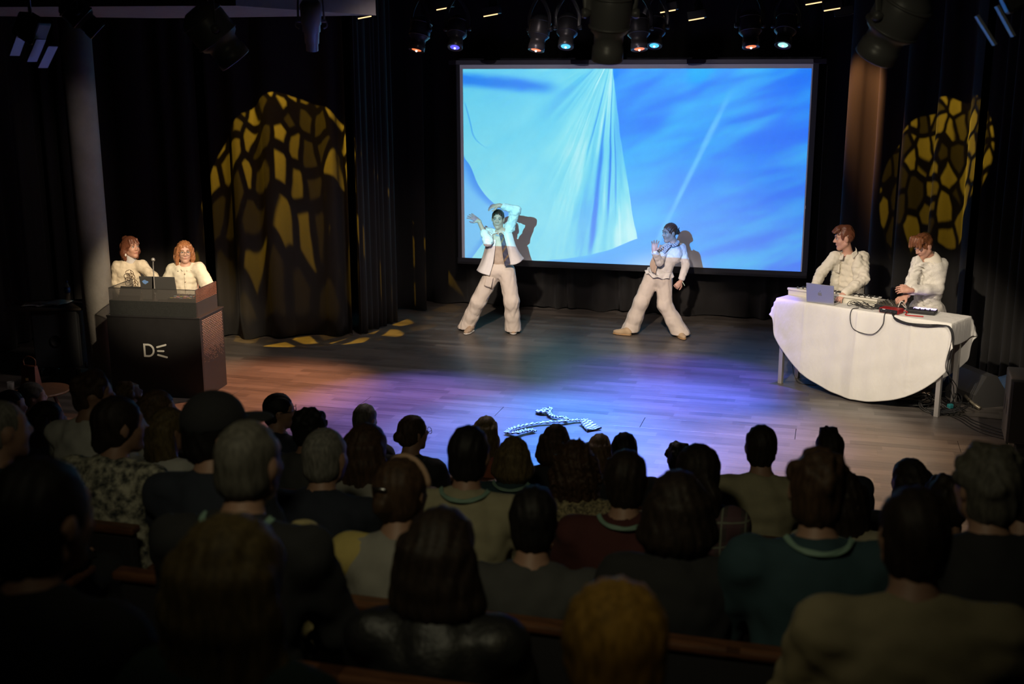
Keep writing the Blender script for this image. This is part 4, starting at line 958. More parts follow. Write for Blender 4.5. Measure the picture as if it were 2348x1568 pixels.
# ------------------------------------------------------------------ chequered scarf on the floor
CHK = mat('chequered_scarf', (1, 1, 1), 0.85, attr=True)
sc = thing('scarf', 'black and white chequered scarf lying twisted on the stage floor', 'scarf', at_z(1260, 965))
def chk(per, w=1):
    def f(i, k): return (0.75, 0.75, 0.78) if (i//per+k//2) % 2 == 0 else (0.015, 0.015, 0.03)
    return f
def flo(*pts): return [at_z(x, y, z) for x, y, z in pts]
ribbon('long_strand', flo((1160, 993, .02), (1172, 984, .03), (1200, 976, .025), (1240, 970, .02), (1290, 966, .03), (1320, 964, .02), (1345, 964, .025), (1352, 968, .03)), lambda t: 0.048, CHK, sc, 150, 0.009, colf=chk(3))
ribbon('short_strand', flo((1300, 962, .035), (1292, 957, .03), (1275, 957, .02), (1262, 951, .03), (1258, 944, .03), (1262, 937, .03), (1258, 934, .04)), lambda t: 0.045, CHK, sc, 90, 0.009, colf=chk(3))
ribbon('knot_end', flo((1258, 938, .03), (1250, 942, .03), (1240, 944, .02), (1233, 942, .012)), lambda t: 0.04+0.08*math.sin(PI*t), CHK, sc, 30, 0.014, colf=chk(3))
ribbon('folded_end', flo((1160, 993, .012), (1185, 993, .03), (1200, 989, .03), (1215, 987, .025), (1226, 988, .012)), lambda t: 0.045+0.03*t, CHK, sc, 60, 0.012, colf=chk(3))
ribbon('fringe_end', flo((1338, 966, .03), (1347, 973, .02), (1356, 981, .015), (1363, 986, .01)), lambda t: 0.10+0.06*t, CHK, sc, 40, 0.015, colf=chk(2))

# ------------------------------------------------------------------ stage lamps
FIX = mat('lamp_black', (0.05, 0.05, 0.055), 0.32, metal=0.2)
FIXG = mat('lamp_grey', (0.32, 0.31, 0.32), 0.4, metal=0.2)
def spotlight(lens_at, aim, r, label, m, lens=None, estr=0.0, bar_z=4.45, body=1.0, group=None):
    d = (Vector(aim)-Vector(lens_at)).normalized(); p = Vector(lens_at)
    t = thing('stage_spotlight', label, 'spotlight', p, 0, group)
    M = Matrix.Translation(p) @ rotM(-d)             # local +Z runs back from the lens into the lamp house
    h = MB().lathe([(r*0.93, 0.004), (r*1.06, -0.004), (r*1.10, 0.0), (r*1.08, 0.07*body), (r*1.0, 0.075*body), (r*1.02, 0.13*body), (r*1.28, 0.15*body), (r*1.40, 0.19*body), (r*1.42, 0.30*body), (r*1.25, 0.36*body), (r*0.7, 0.40*body), (0, 0.405*body)], 28, M).build('housing', m, t, True)
    for z in (0.165, 0.315): MB().lathe([(r*1.30, z*body), (r*1.47, z*body+0.004), (r*1.47, z*body+0.014), (r*1.30, z*body+0.018)], 28, M).build('rim', m, h, True)
    if lens is not None:
        LM = mat('lens_%s' % label[:18], (0.1, 0.1, 0.1), 0.1, emit=lens, estr=estr)
        MB().lathe([(r*0.93, 0.012), (r*0.6, 0.002), (0, -0.004)], 24, M).build('lens', LM, t, True)
        MB().sphere(M @ Vector((0, 0, -0.006)), r*0.16, 8).build('lamp_core', mat('core_'+label[:18], (1, 1, 1), 0.3, emit=tuple(0.5+0.5*c for c in lens), estr=estr*2.5), t, True)
    c = M @ Vector((0, 0, 0.24*body)); s = Vector((0, 0, 1)).cross(d); s = s.normalized() if s.length > 0.05 else Vector((1, 0, 0))
    w = r*1.55; top = c+Vector((0, 0, 0.30*body+0.05))
    yk = catmull([c+s*w, c+s*w*1.05+Vector((0, 0, 0.14*body)), c+s*w*0.6+Vector((0, 0, 0.28*body)), top, c-s*w*0.6+Vector((0, 0, 0.28*body)), c-s*w*1.05+Vector((0, 0, 0.14*body)), c-s*w], 30)
    ribbon('yoke', yk, 0.045*body, m, t, 40, 0.006, up=d.cross(s)*1.0 if abs(d.cross(s).dot(Vector((0, 0, 1)))) < 0.95 else d)
    for sg in (-1, 1): MB().tube([c+s*w*sg*0.85, c+s*w*sg*1.12, c+s*w*sg*1.28], [0.012, 0.024*body+0.004, 0.020*body+0.004], 10).build('knob', m, t, True)
    MB().tube([top-Vector((0, 0, 0.02)), Vector((top.x, top.y, bar_z))], 0.014, 8).build('clamp', FIX, t, True)
    return t
LENSC = {'orange': (1.0, 0.20, 0.06), 'violet': (0.10, 0.09, 1.0), 'cyan': (0.08, 0.55, 1.0), 'white': (0.35, 0.75, 0.70)}
LBL_ = ['orange spotlight first from the left over the screen', 'violet-blue spotlight second from the left over the screen', 'orange spotlight third from the left over the screen', 'cyan spotlight left of the big hanging lamp', 'orange spotlight just right of the big hanging lamp', 'pale blue spotlight half hidden behind an orange one', 'orange spotlight at the right of the row over the screen', 'pale green-white spotlight last in the row over the screen']
for i, (kind, px, py, aim, col, pw, ang) in enumerate(BACKLIGHTS):
    p = BL_POS[i]; fl_ = Vector((p.x+(Vector(aim)-p).x*0.35, p.y-1.0 if kind == 'orange' else p.y-1.9, 0))
    spotlight(p+Vector((0, 0, 0.012)), fl_, 0.082 if kind == 'orange' else 0.078, LBL_[i], FIX, LENSC[kind], 1.3, 4.45, 0.95)
for (y, z, x0, x1, lab) in ((RIG_Y, 4.45, -9.4, 3.4, 'black lighting bar over the middle of the stage'), (7.0, 4.45, -9.4, 3.4, 'black lighting bar over the front rows')):
    o = MB().tube([(x0, y, z+0.02), (x1, y, z+0.02)], 0.025, 12).build('lighting_bar', FIX, None, True); mark(o, lab, 'lighting bar')
    for k in range(4): MB().tube([(x0+1+k*(x1-x0-2)/3, y, z+0.03), (x0+1+k*(x1-x0-2)/3, y, 4.9)], 0.012, 8).build('hanger', FIX, o, True)
spotlight(at_y(1392, 138, 7.0), at_y(1392, 138, 7.0)+Vector((-0.10, 0.25, -0.9)), 0.085, 'big dark spotlight hanging before the top edge of the screen', FIXG, bar_z=4.45, body=1.15)
spotlight(at_y(540, 138, 7.0), at_y(540, 138, 7.0)+Vector((0.45, 0.35, -0.75)), 0.10, 'dark tilted spotlight hanging right of the column', FIXG, bar_z=4.45, body=1.0)
spotlight(at_y(2005, 130, 7.0), at_y(2005, 130, 7.0)+Vector((-0.38, 0.30, -0.75)), 0.105, 'grey tilted spotlight above the right-hand curtain', FIXG, bar_z=4.45, body=1.05)
spotlight(at_y(224, 72, 7.0), at_y(224, 72, 7.0)+Vector((0.5, 0.35, -0.6)), 0.062, 'small dark spotlight just in front of the column top', FIX, bar_z=4.45, body=0.7)
# slim profile spot
def profile_spot(lens_at, aim, s, label, m):
    d = (Vector(aim)-Vector(lens_at)).normalized(); p = Vector(lens_at); t = thing('profile_spotlight', label, 'spotlight', p)
    M = Matrix.Translation(p) @ rotM(-d)
    MB().lathe([(0.05*s, 0.0), (0.062*s, 0.0), (0.062*s, 0.07*s), (0.072*s, 0.075*s), (0.078*s, 0.19*s), (0.09*s, 0.195*s), (0.09*s, 0.26*s), (0.10*s, 0.27*s), (0.11*s, 0.46*s), (0.08*s, 0.50*s), (0, 0.50*s)], 24, M).build('lens_tube', m, t, True)
    MB().lathe([(0.05*s, 0.012), (0, 0.006)], 20, M).build('lens', mat('dark_lens', (0.03, 0.03, 0.04), 0.05), t, True)
    c = M @ Vector((0, 0, 0.30*s)); sd = Vector((0, 0, 1)).cross(d).normalized() if abs(d.z) < 0.99 else Vector((1, 0, 0))
    for sg in (-1, 1):
        MB().tube([c+sd*0.09*s*sg, c+sd*0.15*s*sg], 0.018*s, 10).build('knob', m, t, True)
        MB().tube(catmull([c+sd*0.15*s*sg, c+sd*0.155*s*sg-Vector((0, 0, 0.05*s)), c+sd*0.12*s*sg-Vector((0, 0, 0.075*s))], 10), 0.008*s, 8).build('handle', m, t, True)
        MB().tube([c+sd*0.13*s*sg, c+sd*0.12*s*sg+Vector((0, 0, 0.30*s)), c+Vector((0, 0, 0.36*s))], 0.012*s, 8).build('yoke', m, t, True)
    MB().tube([c+Vector((0, 0, 0.34*s)), Vector((c.x, c.y, 4.9))], 0.014, 8).build('clamp', FIX, t, True)
profile_spot(at_y(716, 116, 9.0), at_y(716, 116, 9.0)+Vector((-0.12, 0.25, -0.95)), 0.80, 'slim pale grey profile spotlight hanging over the left curtain', mat('lamp_pale_grey', (0.35, 0.35, 0.42), 0.4))
# panel floods with barn doors: flat plates on short stems, light on their lower edges painted as a glow
PLATE = mat('flood_plate_black', (0.03, 0.03, 0.033), 0.4, metal=0.3)
GLOW = mat('flood_edge_glow', (0.2, 0.15, 0.1), 0.4, emit=(1.0, 0.62, 0.30), estr=1.6)
def flood(px, py, Y, w, label, rz=0.0, lit=True):
    p = at_y(px, py, Y); t = thing('ceiling_flood', label, 'ceiling lamp', p); sc_ = w
    M = Matrix.Rotation(math.radians(9), 4, 'Y') @ Matrix.Rotation(rz, 4, 'Z')
    MB().box(p+Vector((0, 0, 0.05)), (0.24*sc_, 0.13*sc_, 0.09), bev=0.006, M=Matrix.Rotation(math.radians(-9), 4, 'Y')).build('housing', PLATE, t)
    MB().box(p+Vector((0, -0.062*sc_, -0.002)), (0.20*sc_, 0.012, 0.012), M=Matrix.Rotation(math.radians(-9), 4, 'Y')).build('painted_edge_glow', GLOW if lit else PLATE, t)
    MB().lathe([(0.06*sc_, 0.0), (0.06*sc_, 0.10), (0.04*sc_, 0.11), (0.04*sc_, 0.2)], 18, Matrix.Translation(p+Vector((0.01, 0.02, 0.07)))).build('stem', PLATE, t, True)
    MB().tube([p+Vector((0.01, 0.02, 0.26)), Vector((p.x+0.01, p.y+0.02, 4.9))], 0.012, 8).build('rod', FIX, t, True)
for i, (x, y, lit, lab) in enumerate([(1020, 20, 1, 'small ceiling flood with a warm painted glow, above the second spotlight'), (1128, 35, 1, 'small ceiling flood with a warm painted glow, lower one between blue and orange spotlights'), (1448, 12, 1, 'small ceiling flood just right of the big hanging lamp'), (1533, 26, 1, 'ceiling flood with a warm painted glow, above the pale blue spotlight'), (1598, 44, 1, 'lower ceiling flood right of the pale blue spotlight'), (1866, 8, 1, 'ceiling flood with a warm painted glow, first of three at upper right'), (1908, 22, 1, 'ceiling flood with a warm painted glow, second of three at upper right'), (1934, 36, 0, 'unlit ceiling flood, lowest of three at upper right'), (840, 40, 1, 'ceiling flood with a warm painted glow at the end of the bulkhead')]):
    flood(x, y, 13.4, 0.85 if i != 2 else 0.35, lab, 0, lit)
def barndoor(px, py, Y, label, s=1.0, mir=1):
    p = at_y(px, py, Y); t = thing('barn_door_lamp', label, 'spotlight', p)
    MB().box(p+Vector((0, 0, 0.10*s)), (0.20*s, 0.18*s, 0.20*s), bev=0.02*s, M=Matrix.Rotation(0.5*mir, 4, 'Y')).build('housing', FIX, t)
    DM = mat('barn_door_metal', (0.30, 0.31, 0.34), 0.4, metal=0.4)
    for k, (dx, dz, a) in enumerate(((-0.10, -0.02, 0.5), (0.06, -0.07, 0.55), (0.16, -0.12, 0.6))):
        MB().box(p+Vector((dx*s*mir, -0.05*s, dz*s)), (0.012, 0.12*s, 0.20*s), M=Matrix.Rotation(a*mir, 4, 'Y')).build('barn_door', DM, t)
    MB().tube([p+Vector((0, 0, 0.18*s)), Vector((p.x, p.y, 4.9))], 0.012, 8).build('rod', FIX, t, True)
barndoor(75, 95, 7.0, 'dark lamp with metal barn doors at the top left corner', 0.85)
barndoor(2330, 20, 6.0, 'dark lamp with metal barn doors at the top right corner', 0.8, -1)
# lamps that throw the front light, the gobos and the film: out of the picture above, but part of the rig
def rig_lamp(p, aim, label):
    d = (Vector(aim)-Vector(p)).normalized(); spotlight(Vector(p)-d*0.05, aim, 0.08, label, FIX, bar_z=4.9, body=0.9)
for (p_, a_, lab) in (((-3.6, 7.3, 4.1), (-6.78, 11.15, 1.12), 'front spotlight aimed at the lectern, above the picture'), ((-1.3, 7.2, 4.1), (0.46, 12.55, 0.70), 'front spotlight aimed at the white table, above the picture'), ((2.2, 7.6, 4.15), (0.95, 12.25, 0.55), 'right-hand front spotlight aimed at the table end, above the picture'), ((-3.0, 6.8, 4.3), (-4.15, 14.2, 0.30), 'front spotlight aimed at the left dancer, above the picture'), ((-1.6, 6.8, 4.3), (-2.10, 14.5, 0.30), 'front spotlight aimed at the right dancer, above the picture'), ((-2.6, 6.4, 4.3), (-2.7, 15.6, 1.5), 'soft front lamp over the middle of the hall, above the picture'), ((-0.55, 14.6, 4.35), (0.42, 15.12, 2.9), 'lamp lighting the orange folds, above the screen corner'), ((-6.12, 11.95, 4.10), (-6.56, 13.48, 1.95), 'gobo lamp over the patterned left curtain'), ((0.90, 12.3, 4.20), (1.22, 14.25, 2.50), 'gobo lamp over the patterned right curtain')):
    rig_lamp(p_, a_, lab)
pj = thing('projector', 'white ceiling projector hanging over the middle rows', 'projector', PROJ); L = dict(parent=pj, world=False)
MB().box((0, -0.24, 0.03), (0.46, 0.40, 0.16), bev=0.02).build('case', WHITEP, **L)
MB().lathe([(0.06, -0.05), (0.055, -0.012), (0.045, -0.012), (0.04, -0.03), (0, -0.03)], 20, Matrix.Rotation(-PI/2, 4, 'X')).build('lens', MBLK, pj, True, world=False)
MB().tube([(0, -0.24, 0.10), (0, -0.24, 0.98)], 0.02, 10).build('mount', FIX, pj, True, world=False)
# ------------------------------------------------------------------ people
SKIN = mat('skin_light', (0.60, 0.36, 0.27), 0.5, var=0.04, vscale=30)
SKIN2 = mat('skin_rosy', (0.58, 0.31, 0.22), 0.5, var=0.04, vscale=30)
EYEW = mat('eye_white', (0.72, 0.70, 0.68), 0.3); EYED = mat('eye_dark', (0.03, 0.025, 0.02), 0.3)
LIP = mat('lips_pink', (0.45, 0.15, 0.13), 0.45)
def unit(v): return Vector(v).normalized()
def frame(fwd, up=(0, 0, 1)):
    f = unit(fwd); u = Vector(up); u = (u-f*u.dot(f)).normalized(); s = f.cross(u)
    return Matrix((s, f, u)).transposed()       # columns: right hand side, forward, up
def npm(M): return np.array([[M[i][j] for j in range(3)] for i in range(3)], np.float32)
def add_head(S, c, M, s=1.0, nose=1.0, ears=True, k=0.012, soft=False):
    N = npm(M); jw, br, nr = (0.044, 0.012, 0.0100) if soft else (0.052, 0.016, 0.0125); P = lambda x, y, z: c+M @ Vector((x*s, y*s, z*s))
    S.ell(P(0, -0.010, 0.028), (0.073*s, 0.092*s, 0.088*s), N, 0.02)
    S.ell(P(0, 0.026, -0.030), (0.060*s, 0.064*s, 0.084*s), N, 0.025)
    for x in (-1, 1): S.cone(P(x*jw, -0.002, -0.055), P(x*0.010, 0.060, -0.098), 0.021*s, (0.016 if soft else 0.019)*s, 0.025)
    S.ell(P(0, 0.066, -0.098), (0.022*s, 0.020*s, 0.018*s), N, 0.02)
    S.cone(P(-0.036, 0.070, 0.030), P(0.036, 0.070, 0.030), br*s, br*s, 0.02)
    for x in (-1, 1):
        S.ell(P(x*0.034, 0.058, -0.028), (0.024*s, 0.024*s, 0.022*s), N, 0.02)
        S.ell(P(x*0.031, 0.094, 0.010), (0.017*s, 0.012*s, 0.011*s), N, 0.010, -1)
    S.cone(P(0, 0.088, 0.014), P(0, (0.104 if soft else 0.108)*nose, -0.020), 0.007*s, nr*s, k)
    for x in (-1, 1): S.ell(P(x*0.012, 0.094, -0.024), (0.009*s, 0.010*s, 0.008*s), N, k)
    S.cone(P(-0.016, 0.084, -0.056), P(0.016, 0.084, -0.056), 0.0085*s, 0.0085*s, k)
    if ears:
        for x in (-1, 1): S.ell(P(x*0.076, -0.006, -0.006), (0.011*s, 0.022*s, 0.033*s), N, 0.008)
def face_parts(t, c, M, s=1.0, brow=None, glasses=None, look=0.0):
    P = lambda x, y, z: c+M @ Vector((x*s, y*s, z*s))
    for x in (-1, 1):
        e = MB().sphere(P(x*0.031, 0.079, 0.008), 0.0135*s, 10, (1.05, 0.7, 0.62), M.to_4x4()).build('eye', EYEW, t, True)
        MB().sphere(P(x*0.031+look*0.005, 0.0862, 0.008), 0.0062*s, 8, (1, 0.5, 1), M.to_4x4()).build('iris', EYED, e, True)
        MB().tube([P(x*0.018, 0.0875, 0.012), P(x*0.031, 0.0895, 0.0175), P(x*0.046, 0.082, 0.013)], 0.0022*s, 5).build('eyelashes', EYED, e, True)
        if brow: MB().tube([P(x*0.014, 0.0915, 0.030), P(x*0.032, 0.0915, 0.036), P(x*0.050, 0.078, 0.031)], [0.0030*s, 0.0034*s, 0.0018*s], 5).build('eyebrow', brow, t, True)
    MB().sphere(P(0, 0.0885, -0.0535), 0.020*s, 10, (1.0, 0.26, 0.22), M.to_4x4()).build('upper_lip', LIP, t, True)
    MB().sphere(P(0, 0.0875, -0.0620), 0.018*s, 10, (1.0, 0.30, 0.28), M.to_4x4()).build('lower_lip', LIP, t, True)
    if glasses:
        g = MB()
        for x in (-1, 1): g.tube([P(x*0.033+0.026*math.cos(a), 0.103, 0.006+0.022*math.sin(a)) for a in [2*PI*i/20 for i in range(21)]], 0.0016*s, 5, False)
        g.tube([P(-0.008, 0.104, 0.010), P(0.008, 0.104, 0.010)], 0.0016*s, 5)
        for x in (-1, 1): g.tube([P(x*0.058, 0.101, 0.010), P(x*0.080, 0.02, 0.008), P(x*0.082, -0.02, 0.0)], 0.0016*s, 5)
        g.build('glasses', glasses, t, True)
def add_hand(S, wrist, d, nrm, s=1.0, curl=0.3, spread=1.0, thumb=1, fist=False):
    """palm with five separate jointed fingers; d points to the fingertips, nrm out of the back of the hand"""
    d = unit(d); n = Vector(nrm); n = (n-d*n.dot(d)).normalized(); side = d.cross(n)*thumb      # thumb side
    W = Vector(wrist); N = npm(Matrix((side, d, n)).transposed())
    S.ell(W+d*0.048*s, (0.038*s, 0.052*s, 0.016*s), N, 0.012)
    S.cone(W-d*0.01*s, W+d*0.03*s, 0.024*s, 0.026*s, 0.015)
    for i, (o, L) in enumerate(((0.030, 0.068), (0.010, 0.078), (-0.011, 0.072), (-0.031, 0.056))):
        b = W+d*0.088*s+side*o*s; dd = unit(d+side*(o*5.0*spread)); c = curl*1.3 if not fist else 1.45
        a1 = c*0.75; p1 = b+(dd*math.cos(a1)-n*math.sin(a1))*L*0.45*s
        a2 = c*1.6; p2 = p1+(dd*math.cos(a2)-n*math.sin(a2))*L*0.32*s
        a3 = c*2.2; p3 = p2+(dd*math.cos(a3)-n*math.sin(a3))*L*0.25*s
        S.chain([b-d*0.02*s, b, p1, p2, p3], [0.0098*s, 0.0096*s, 0.0088*s, 0.0080*s, 0.0070*s], 0.004)
    tb = W+d*0.022*s+side*0.026*s; t1 = tb+unit(d*0.75+side*0.85-n*0.25*(1+curl))*0.038*s; t2 = t1+unit(d*1.0+side*0.35-n*0.3*(1+curl*2))*0.032*s; t3 = t2+unit(d-n*0.5*(curl+.1))*0.022*s
    S.chain([tb, t1, t2, t3], [0.0135*s, 0.0115*s, 0.0100*s, 0.0085*s], 0.006)
def add_limb(S, pts, rs, k=0.03): S.chain(pts, rs, k)
def torso_skin(S, J, M, s=1.0):
    N = npm(M); s = s*0.84
    S.ell(J['chest'], (0.150*s, 0.095*s, 0.165*s), N, 0.05); S.ell(J['waist'], (0.118*s, 0.085*s, 0.13*s), N, 0.05); S.ell(J['pel'], (0.150*s, 0.10*s, 0.11*s), N, 0.05)
    S.cone(J['neck']-Vector((0, 0, 0.02)), J['head']+(J['neck']-J['head'])*0.45, 0.052, 0.048, 0.03)
    for k in ('R', 'L'): S.cone(J['neck']+(J['chest']-J['neck'])*0.36, J['sh'+k], 0.042*s, 0.046*s, 0.04)
def body_mesh(t, J, M, HM, skin, h=0.006, hs=1.0, nose=1.0, hands=(), legs=True, arm_r=(0.040, 0.034, 0.028, 0.024), soft=False):
    S = SDF(h); torso_skin(S, J, M); add_head(S, J['head'], HM, hs, nose, soft=soft)
    for k in ('R', 'L'):
        add_limb(S, [J['sh'+k], J['el'+k], J['el'+k].lerp(J['wr'+k], 0.35), J['wr'+k]], [arm_r[0], arm_r[1], arm_r[1]*0.98, arm_r[3]], 0.02)
        if legs: add_limb(S, [J['hip'+k], J['kn'+k], J['kn'+k].lerp(J['an'+k], 0.3), J['an'+k]], [0.078, 0.054, 0.055, 0.036], 0.03)
    for hnd in hands: add_hand(S, **hnd)
    return sdf_obj('body', S, skin, t)
def shirt_mesh(t, J, M, m, name='shirt', h=0.008, grow=0.0, sleeve=1.0, arm=(0.060, 0.050, 0.045, 0.037), torso=(0.150, 0.102, 0.165), waist=(0.132, 0.100, 0.15), hemz=None, hem=None, neck_cut=0.062, folds=(95, 0.0042, 1), extra=None):
    S = SDF(h); N = npm(M)
    S.ell(J['chest'], tuple(v+grow for v in torso), N, 0.05); S.ell(J['waist'], tuple(v+grow for v in waist), N, 0.06)
    if hem: S.ell(hem[0], hem[1], N, 0.06)
    for k in ('R', 'L'):
        S.cone(J['neck']+(J['chest']-J['neck'])*0.36, J['sh'+k], 0.048+grow, 0.054+grow, 0.04)
        el, wr = J['el'+k], J['wr'+k]
        if sleeve >= 1.0:
            e = el.lerp(wr, min(sleeve-1.0, 0.93)) if sleeve > 1 else el
            S.chain([J['sh'+k], el, e] if sleeve > 1 else [J['sh'+k], el], [arm[0]+grow, arm[1]+grow, arm[3]+grow] if sleeve > 1 else [arm[0]+grow, arm[1]+grow], 0.035)
        else:
            e = J['sh'+k].lerp(el, sleeve); S.cone(J['sh'+k], e, arm[0]+grow, arm[1]+grow+0.012, 0.035)
    if extra: extra(S)
    if neck_cut: S.ball_cut(J['neck']+M @ Vector((0, 0.030, 0.045)), neck_cut, 0.012)
    if hemz is not None: S.plane((0, 0, hemz), (0, 0, -1), 0.006)
    return sdf_obj(name, S, m, t, waves(folds[2], folds[0], folds[1], 9))
def trousers_mesh(t, J, M, m, h=0.009, leg=(0.112, 0.098, 0.100, 0.112), ank=0.03, top=None, folds=(80, 0.0042, 2), name='trousers'):
    S = SDF(h); N = npm(M); S.ell(J['pel'], (0.168, 0.122, 0.125), N, 0.05)
    for k in ('R', 'L'):
        a, b = J['kn'+k], J['an'+k]; e = b+(b-a).normalized()*0.05
        S.chain([J['hip'+k], a, a.lerp(e, 0.5), e], list(leg), 0.04)
        lo = min(b.z-0.055, b.z)
    zz = min(J['anR'].z, J['anL'].z)-ank
    S.plane((0, 0, zz), (0, 0, -1), 0.005)
    if top is not None: S.plane(top, M @ Vector((0, 0, 1)), 0.006)
    return sdf_obj(name, S, m, t, waves(folds[2], folds[0], folds[1], 9, (1, 1, .45)))
def shoe(t, heel, toe, m, sole_m, h=0.007):
    d = Vector(toe)-Vector(heel); L = d.length; f = d.normalized(); M = frame(f, (0, 0, 1)); N = npm(M); H = Vector(heel)
    S = SDF(h)
    S.ell(H+f*L*0.20+Vector((0, 0, 0.045)), (0.037, 0.055, 0.045), N, 0.03); S.ell(H+f*L*0.68+Vector((0, 0, 0.034)), (0.044, 0.085, 0.034), N, 0.03); S.cone(H+f*L*0.25+Vector((0, 0, 0.07)), H+f*L*0.55+Vector((0, 0, 0.045)), 0.036, 0.034, 0.03)
    S.plane(H+Vector((0, 0, 0.012)), (0, 0, -1))
    o = sdf_obj('shoe', S, m, t)
    S = SDF(h); S.ell(H+f*L*0.22+Vector((0, 0, 0.012)), (0.042, 0.062, 0.016), N, 0.03); S.ell(H+f*L*0.68+Vector((0, 0, 0.012)), (0.049, 0.092, 0.016), N, 0.03); S.cone(H+f*L*0.2+Vector((0, 0, 0.012)), H+f*L*0.6+Vector((0, 0, 0.012)), 0.012, 0.012, .03).plane((0, 0, 0.002), (0, 0, -1))
    sdf_obj('sole', S, sole_m, o)
    lc_ = MB()
    for i in range(4):
        p = H+f*L*(0.40+0.09*i)+Vector((0, 0, 0.088-0.011*i)); s = M @ Vector((1, 0, 0)); lc_.tube([p-s*0.024, p+Vector((0, 0, 0.006)), p+s*0.024], 0.0035, 5)
    lc_.build('laces', sole_m, o, True)
def hair_cap(t, c, M, m, s=1.0, h=0.006, kind='slick', seed=1, name='hair', extra=None, groove=0.0025, freq=260):
    """hair as one shell over the skull; kind picks how far it reaches"""
    S = SDF(h); N = npm(M); P = lambda x, y, z: c+M @ Vector((x*s, y*s, z*s))
    S.ell(P(0, -0.014, 0.030), (0.080*s, 0.097*s, 0.094*s), N, 0.02)
    if extra: extra(S, P, N)
    if kind == 'slick': S.ell(P(0, 0.110, -0.030), (0.085*s, 0.085*s, 0.105*s), N, 0.015, -1)
    elif kind == 'short': S.ell(P(0, 0.118, -0.045), (0.09*s, 0.08*s, 0.098*s), N, 0.012, -1); 
    if kind in ('slick', 'short'):
        S.plane(P(0, -0.05, -0.062), M @ Vector((0, 0.30, -1)), 0.01)
    rs = np.random.RandomState(seed); a = npm(M) @ np.array([1.0, 0.25, 0.1], np.float32); b = npm(M) @ np.array([0.1, 0.3, 1.0], np.float32)
    c3 = np.array(tuple(c), np.float32)
    def disp(Pt):
        q = Pt-c3; return (groove*np.sin(q@a*freq+3*np.sin(q@b*22+seed))+groove*0.6*np.sin(q@a*freq*1.9+2*np.sin(q@b*35))).astype(np.float32)
    return sdf_obj(name, S, m, t, disp)
HBROWN = mat('hair_brown', (0.10, 0.045, 0.022), 0.45, var=0.25, vscale=60); HRED = mat('hair_copper_blonde', (0.36, 0.15, 0.06), 0.42, var=0.25, vscale=60)
HAUB = mat('hair_auburn', (0.16, 0.055, 0.028), 0.42, var=0.25, vscale=60); HDARK = mat('hair_dark_brown', (0.045, 0.022, 0.013), 0.42, var=0.25, vscale=60); HLB = mat('hair_light_brown', (0.26, 0.13, 0.06), 0.45, var=0.3, vscale=60)
CRM = mat('cream_cotton', (0.76, 0.70, 0.58), 0.85, var=0.03); CRW = mat('white_cotton', (0.80, 0.79, 0.76), 0.85, var=0.03); BEI = mat('beige_jersey', (0.56, 0.46, 0.36), 0.85, var=0.04); TRO = mat('cream_trouser_twill', (0.74, 0.66, 0.56), 0.85, var=0.03)

def skeleton(base_y, px, **extra):
    J = {k: at_y(v[0], v[1], base_y+(v[2] if len(v) > 2 else 0.0)) for k, v in px.items()}
    J.update(extra); return J

# ---- left dancer: arms raised, open shirt with flying tails, wide trousers
Y0 = 14.32
t = thing('person', 'dancer with raised arms in an open white shirt, necktie and wide cream trousers', 'person', at_z(1124, 764), 0, 'performers')
F = unit((0.22, -1, 0)); M = frame(F, (0.02, 0, 1)); HM = frame((0.16, -1, -0.06), (0.03, 0, 1))
J = skeleton(Y0, dict(head=(1142, 502), neck=(1146, 531), chest=(1146, 555), waist=(1146, 588), pel=(1146, 617), shR=(1120, 534), shL=(1168, 524), elR=(1119, 553, -0.20), wrR=(1098, 507, -0.14), elL=(1184, 482, -0.04), wrL=(1145, 471, -0.12), hipR=(1132, 624), hipL=(1162, 624), knR=(1097, 690, 0.0), knL=(1173, 690, 0.0), anR=(1071, 747, 0.12), anL=(1176, 746, 0.12)))
body_mesh(t, J, M, HM, SKIN, 0.0066, 1.0, 1.0, [dict(wrist=J['wrR'], d=at_y(1078, 494, Y0-.14)-J['wrR'], nrm=(0.3, -0.6, 0.5), curl=0.18, spread=1.6, thumb=-1), dict(wrist=J['wrL'], d=at_y(1118, 474, Y0-.14)-J['wrL'], nrm=(0.1, -0.5, 1), curl=0.35, spread=1.0, thumb=-1)], soft=True)
face_parts(t, J['head'], HM, 1.0, HDARK)
hair_cap(t, J['head'], HM, HDARK, 1.0, 0.006, 'slick', 3, extra=lambda S, P, N: S.ell(P(0, -0.105, 0.0), (0.032, 0.03, 0.032), N, 0.015))
shirt_mesh(t, J, M, BEI, 'tank_top', 0.008, -0.012, 0.05, hemz=J['waist'].z-0.12, waist=(0.135, 0.10, 0.17), folds=(70, 0.003, 4), neck_cut=0.075)
tr = trousers_mesh(t, J, M, TRO, 0.008, (0.112, 0.098, 0.094, 0.108), 0.035, J['pel']+Vector((0, 0, 0.075)), (80, 0.0034, 6))
pk = sheet_obj('pocket', [[at_y(x, y, Y0-0.135) for x, y in ((1115, 632), (1122, 634), (1131, 636))], [at_y(x, y, Y0-0.125) for x, y in ((1110, 655), (1117, 658), (1126, 660))]], 8, 8, TRO, t, 0.006)
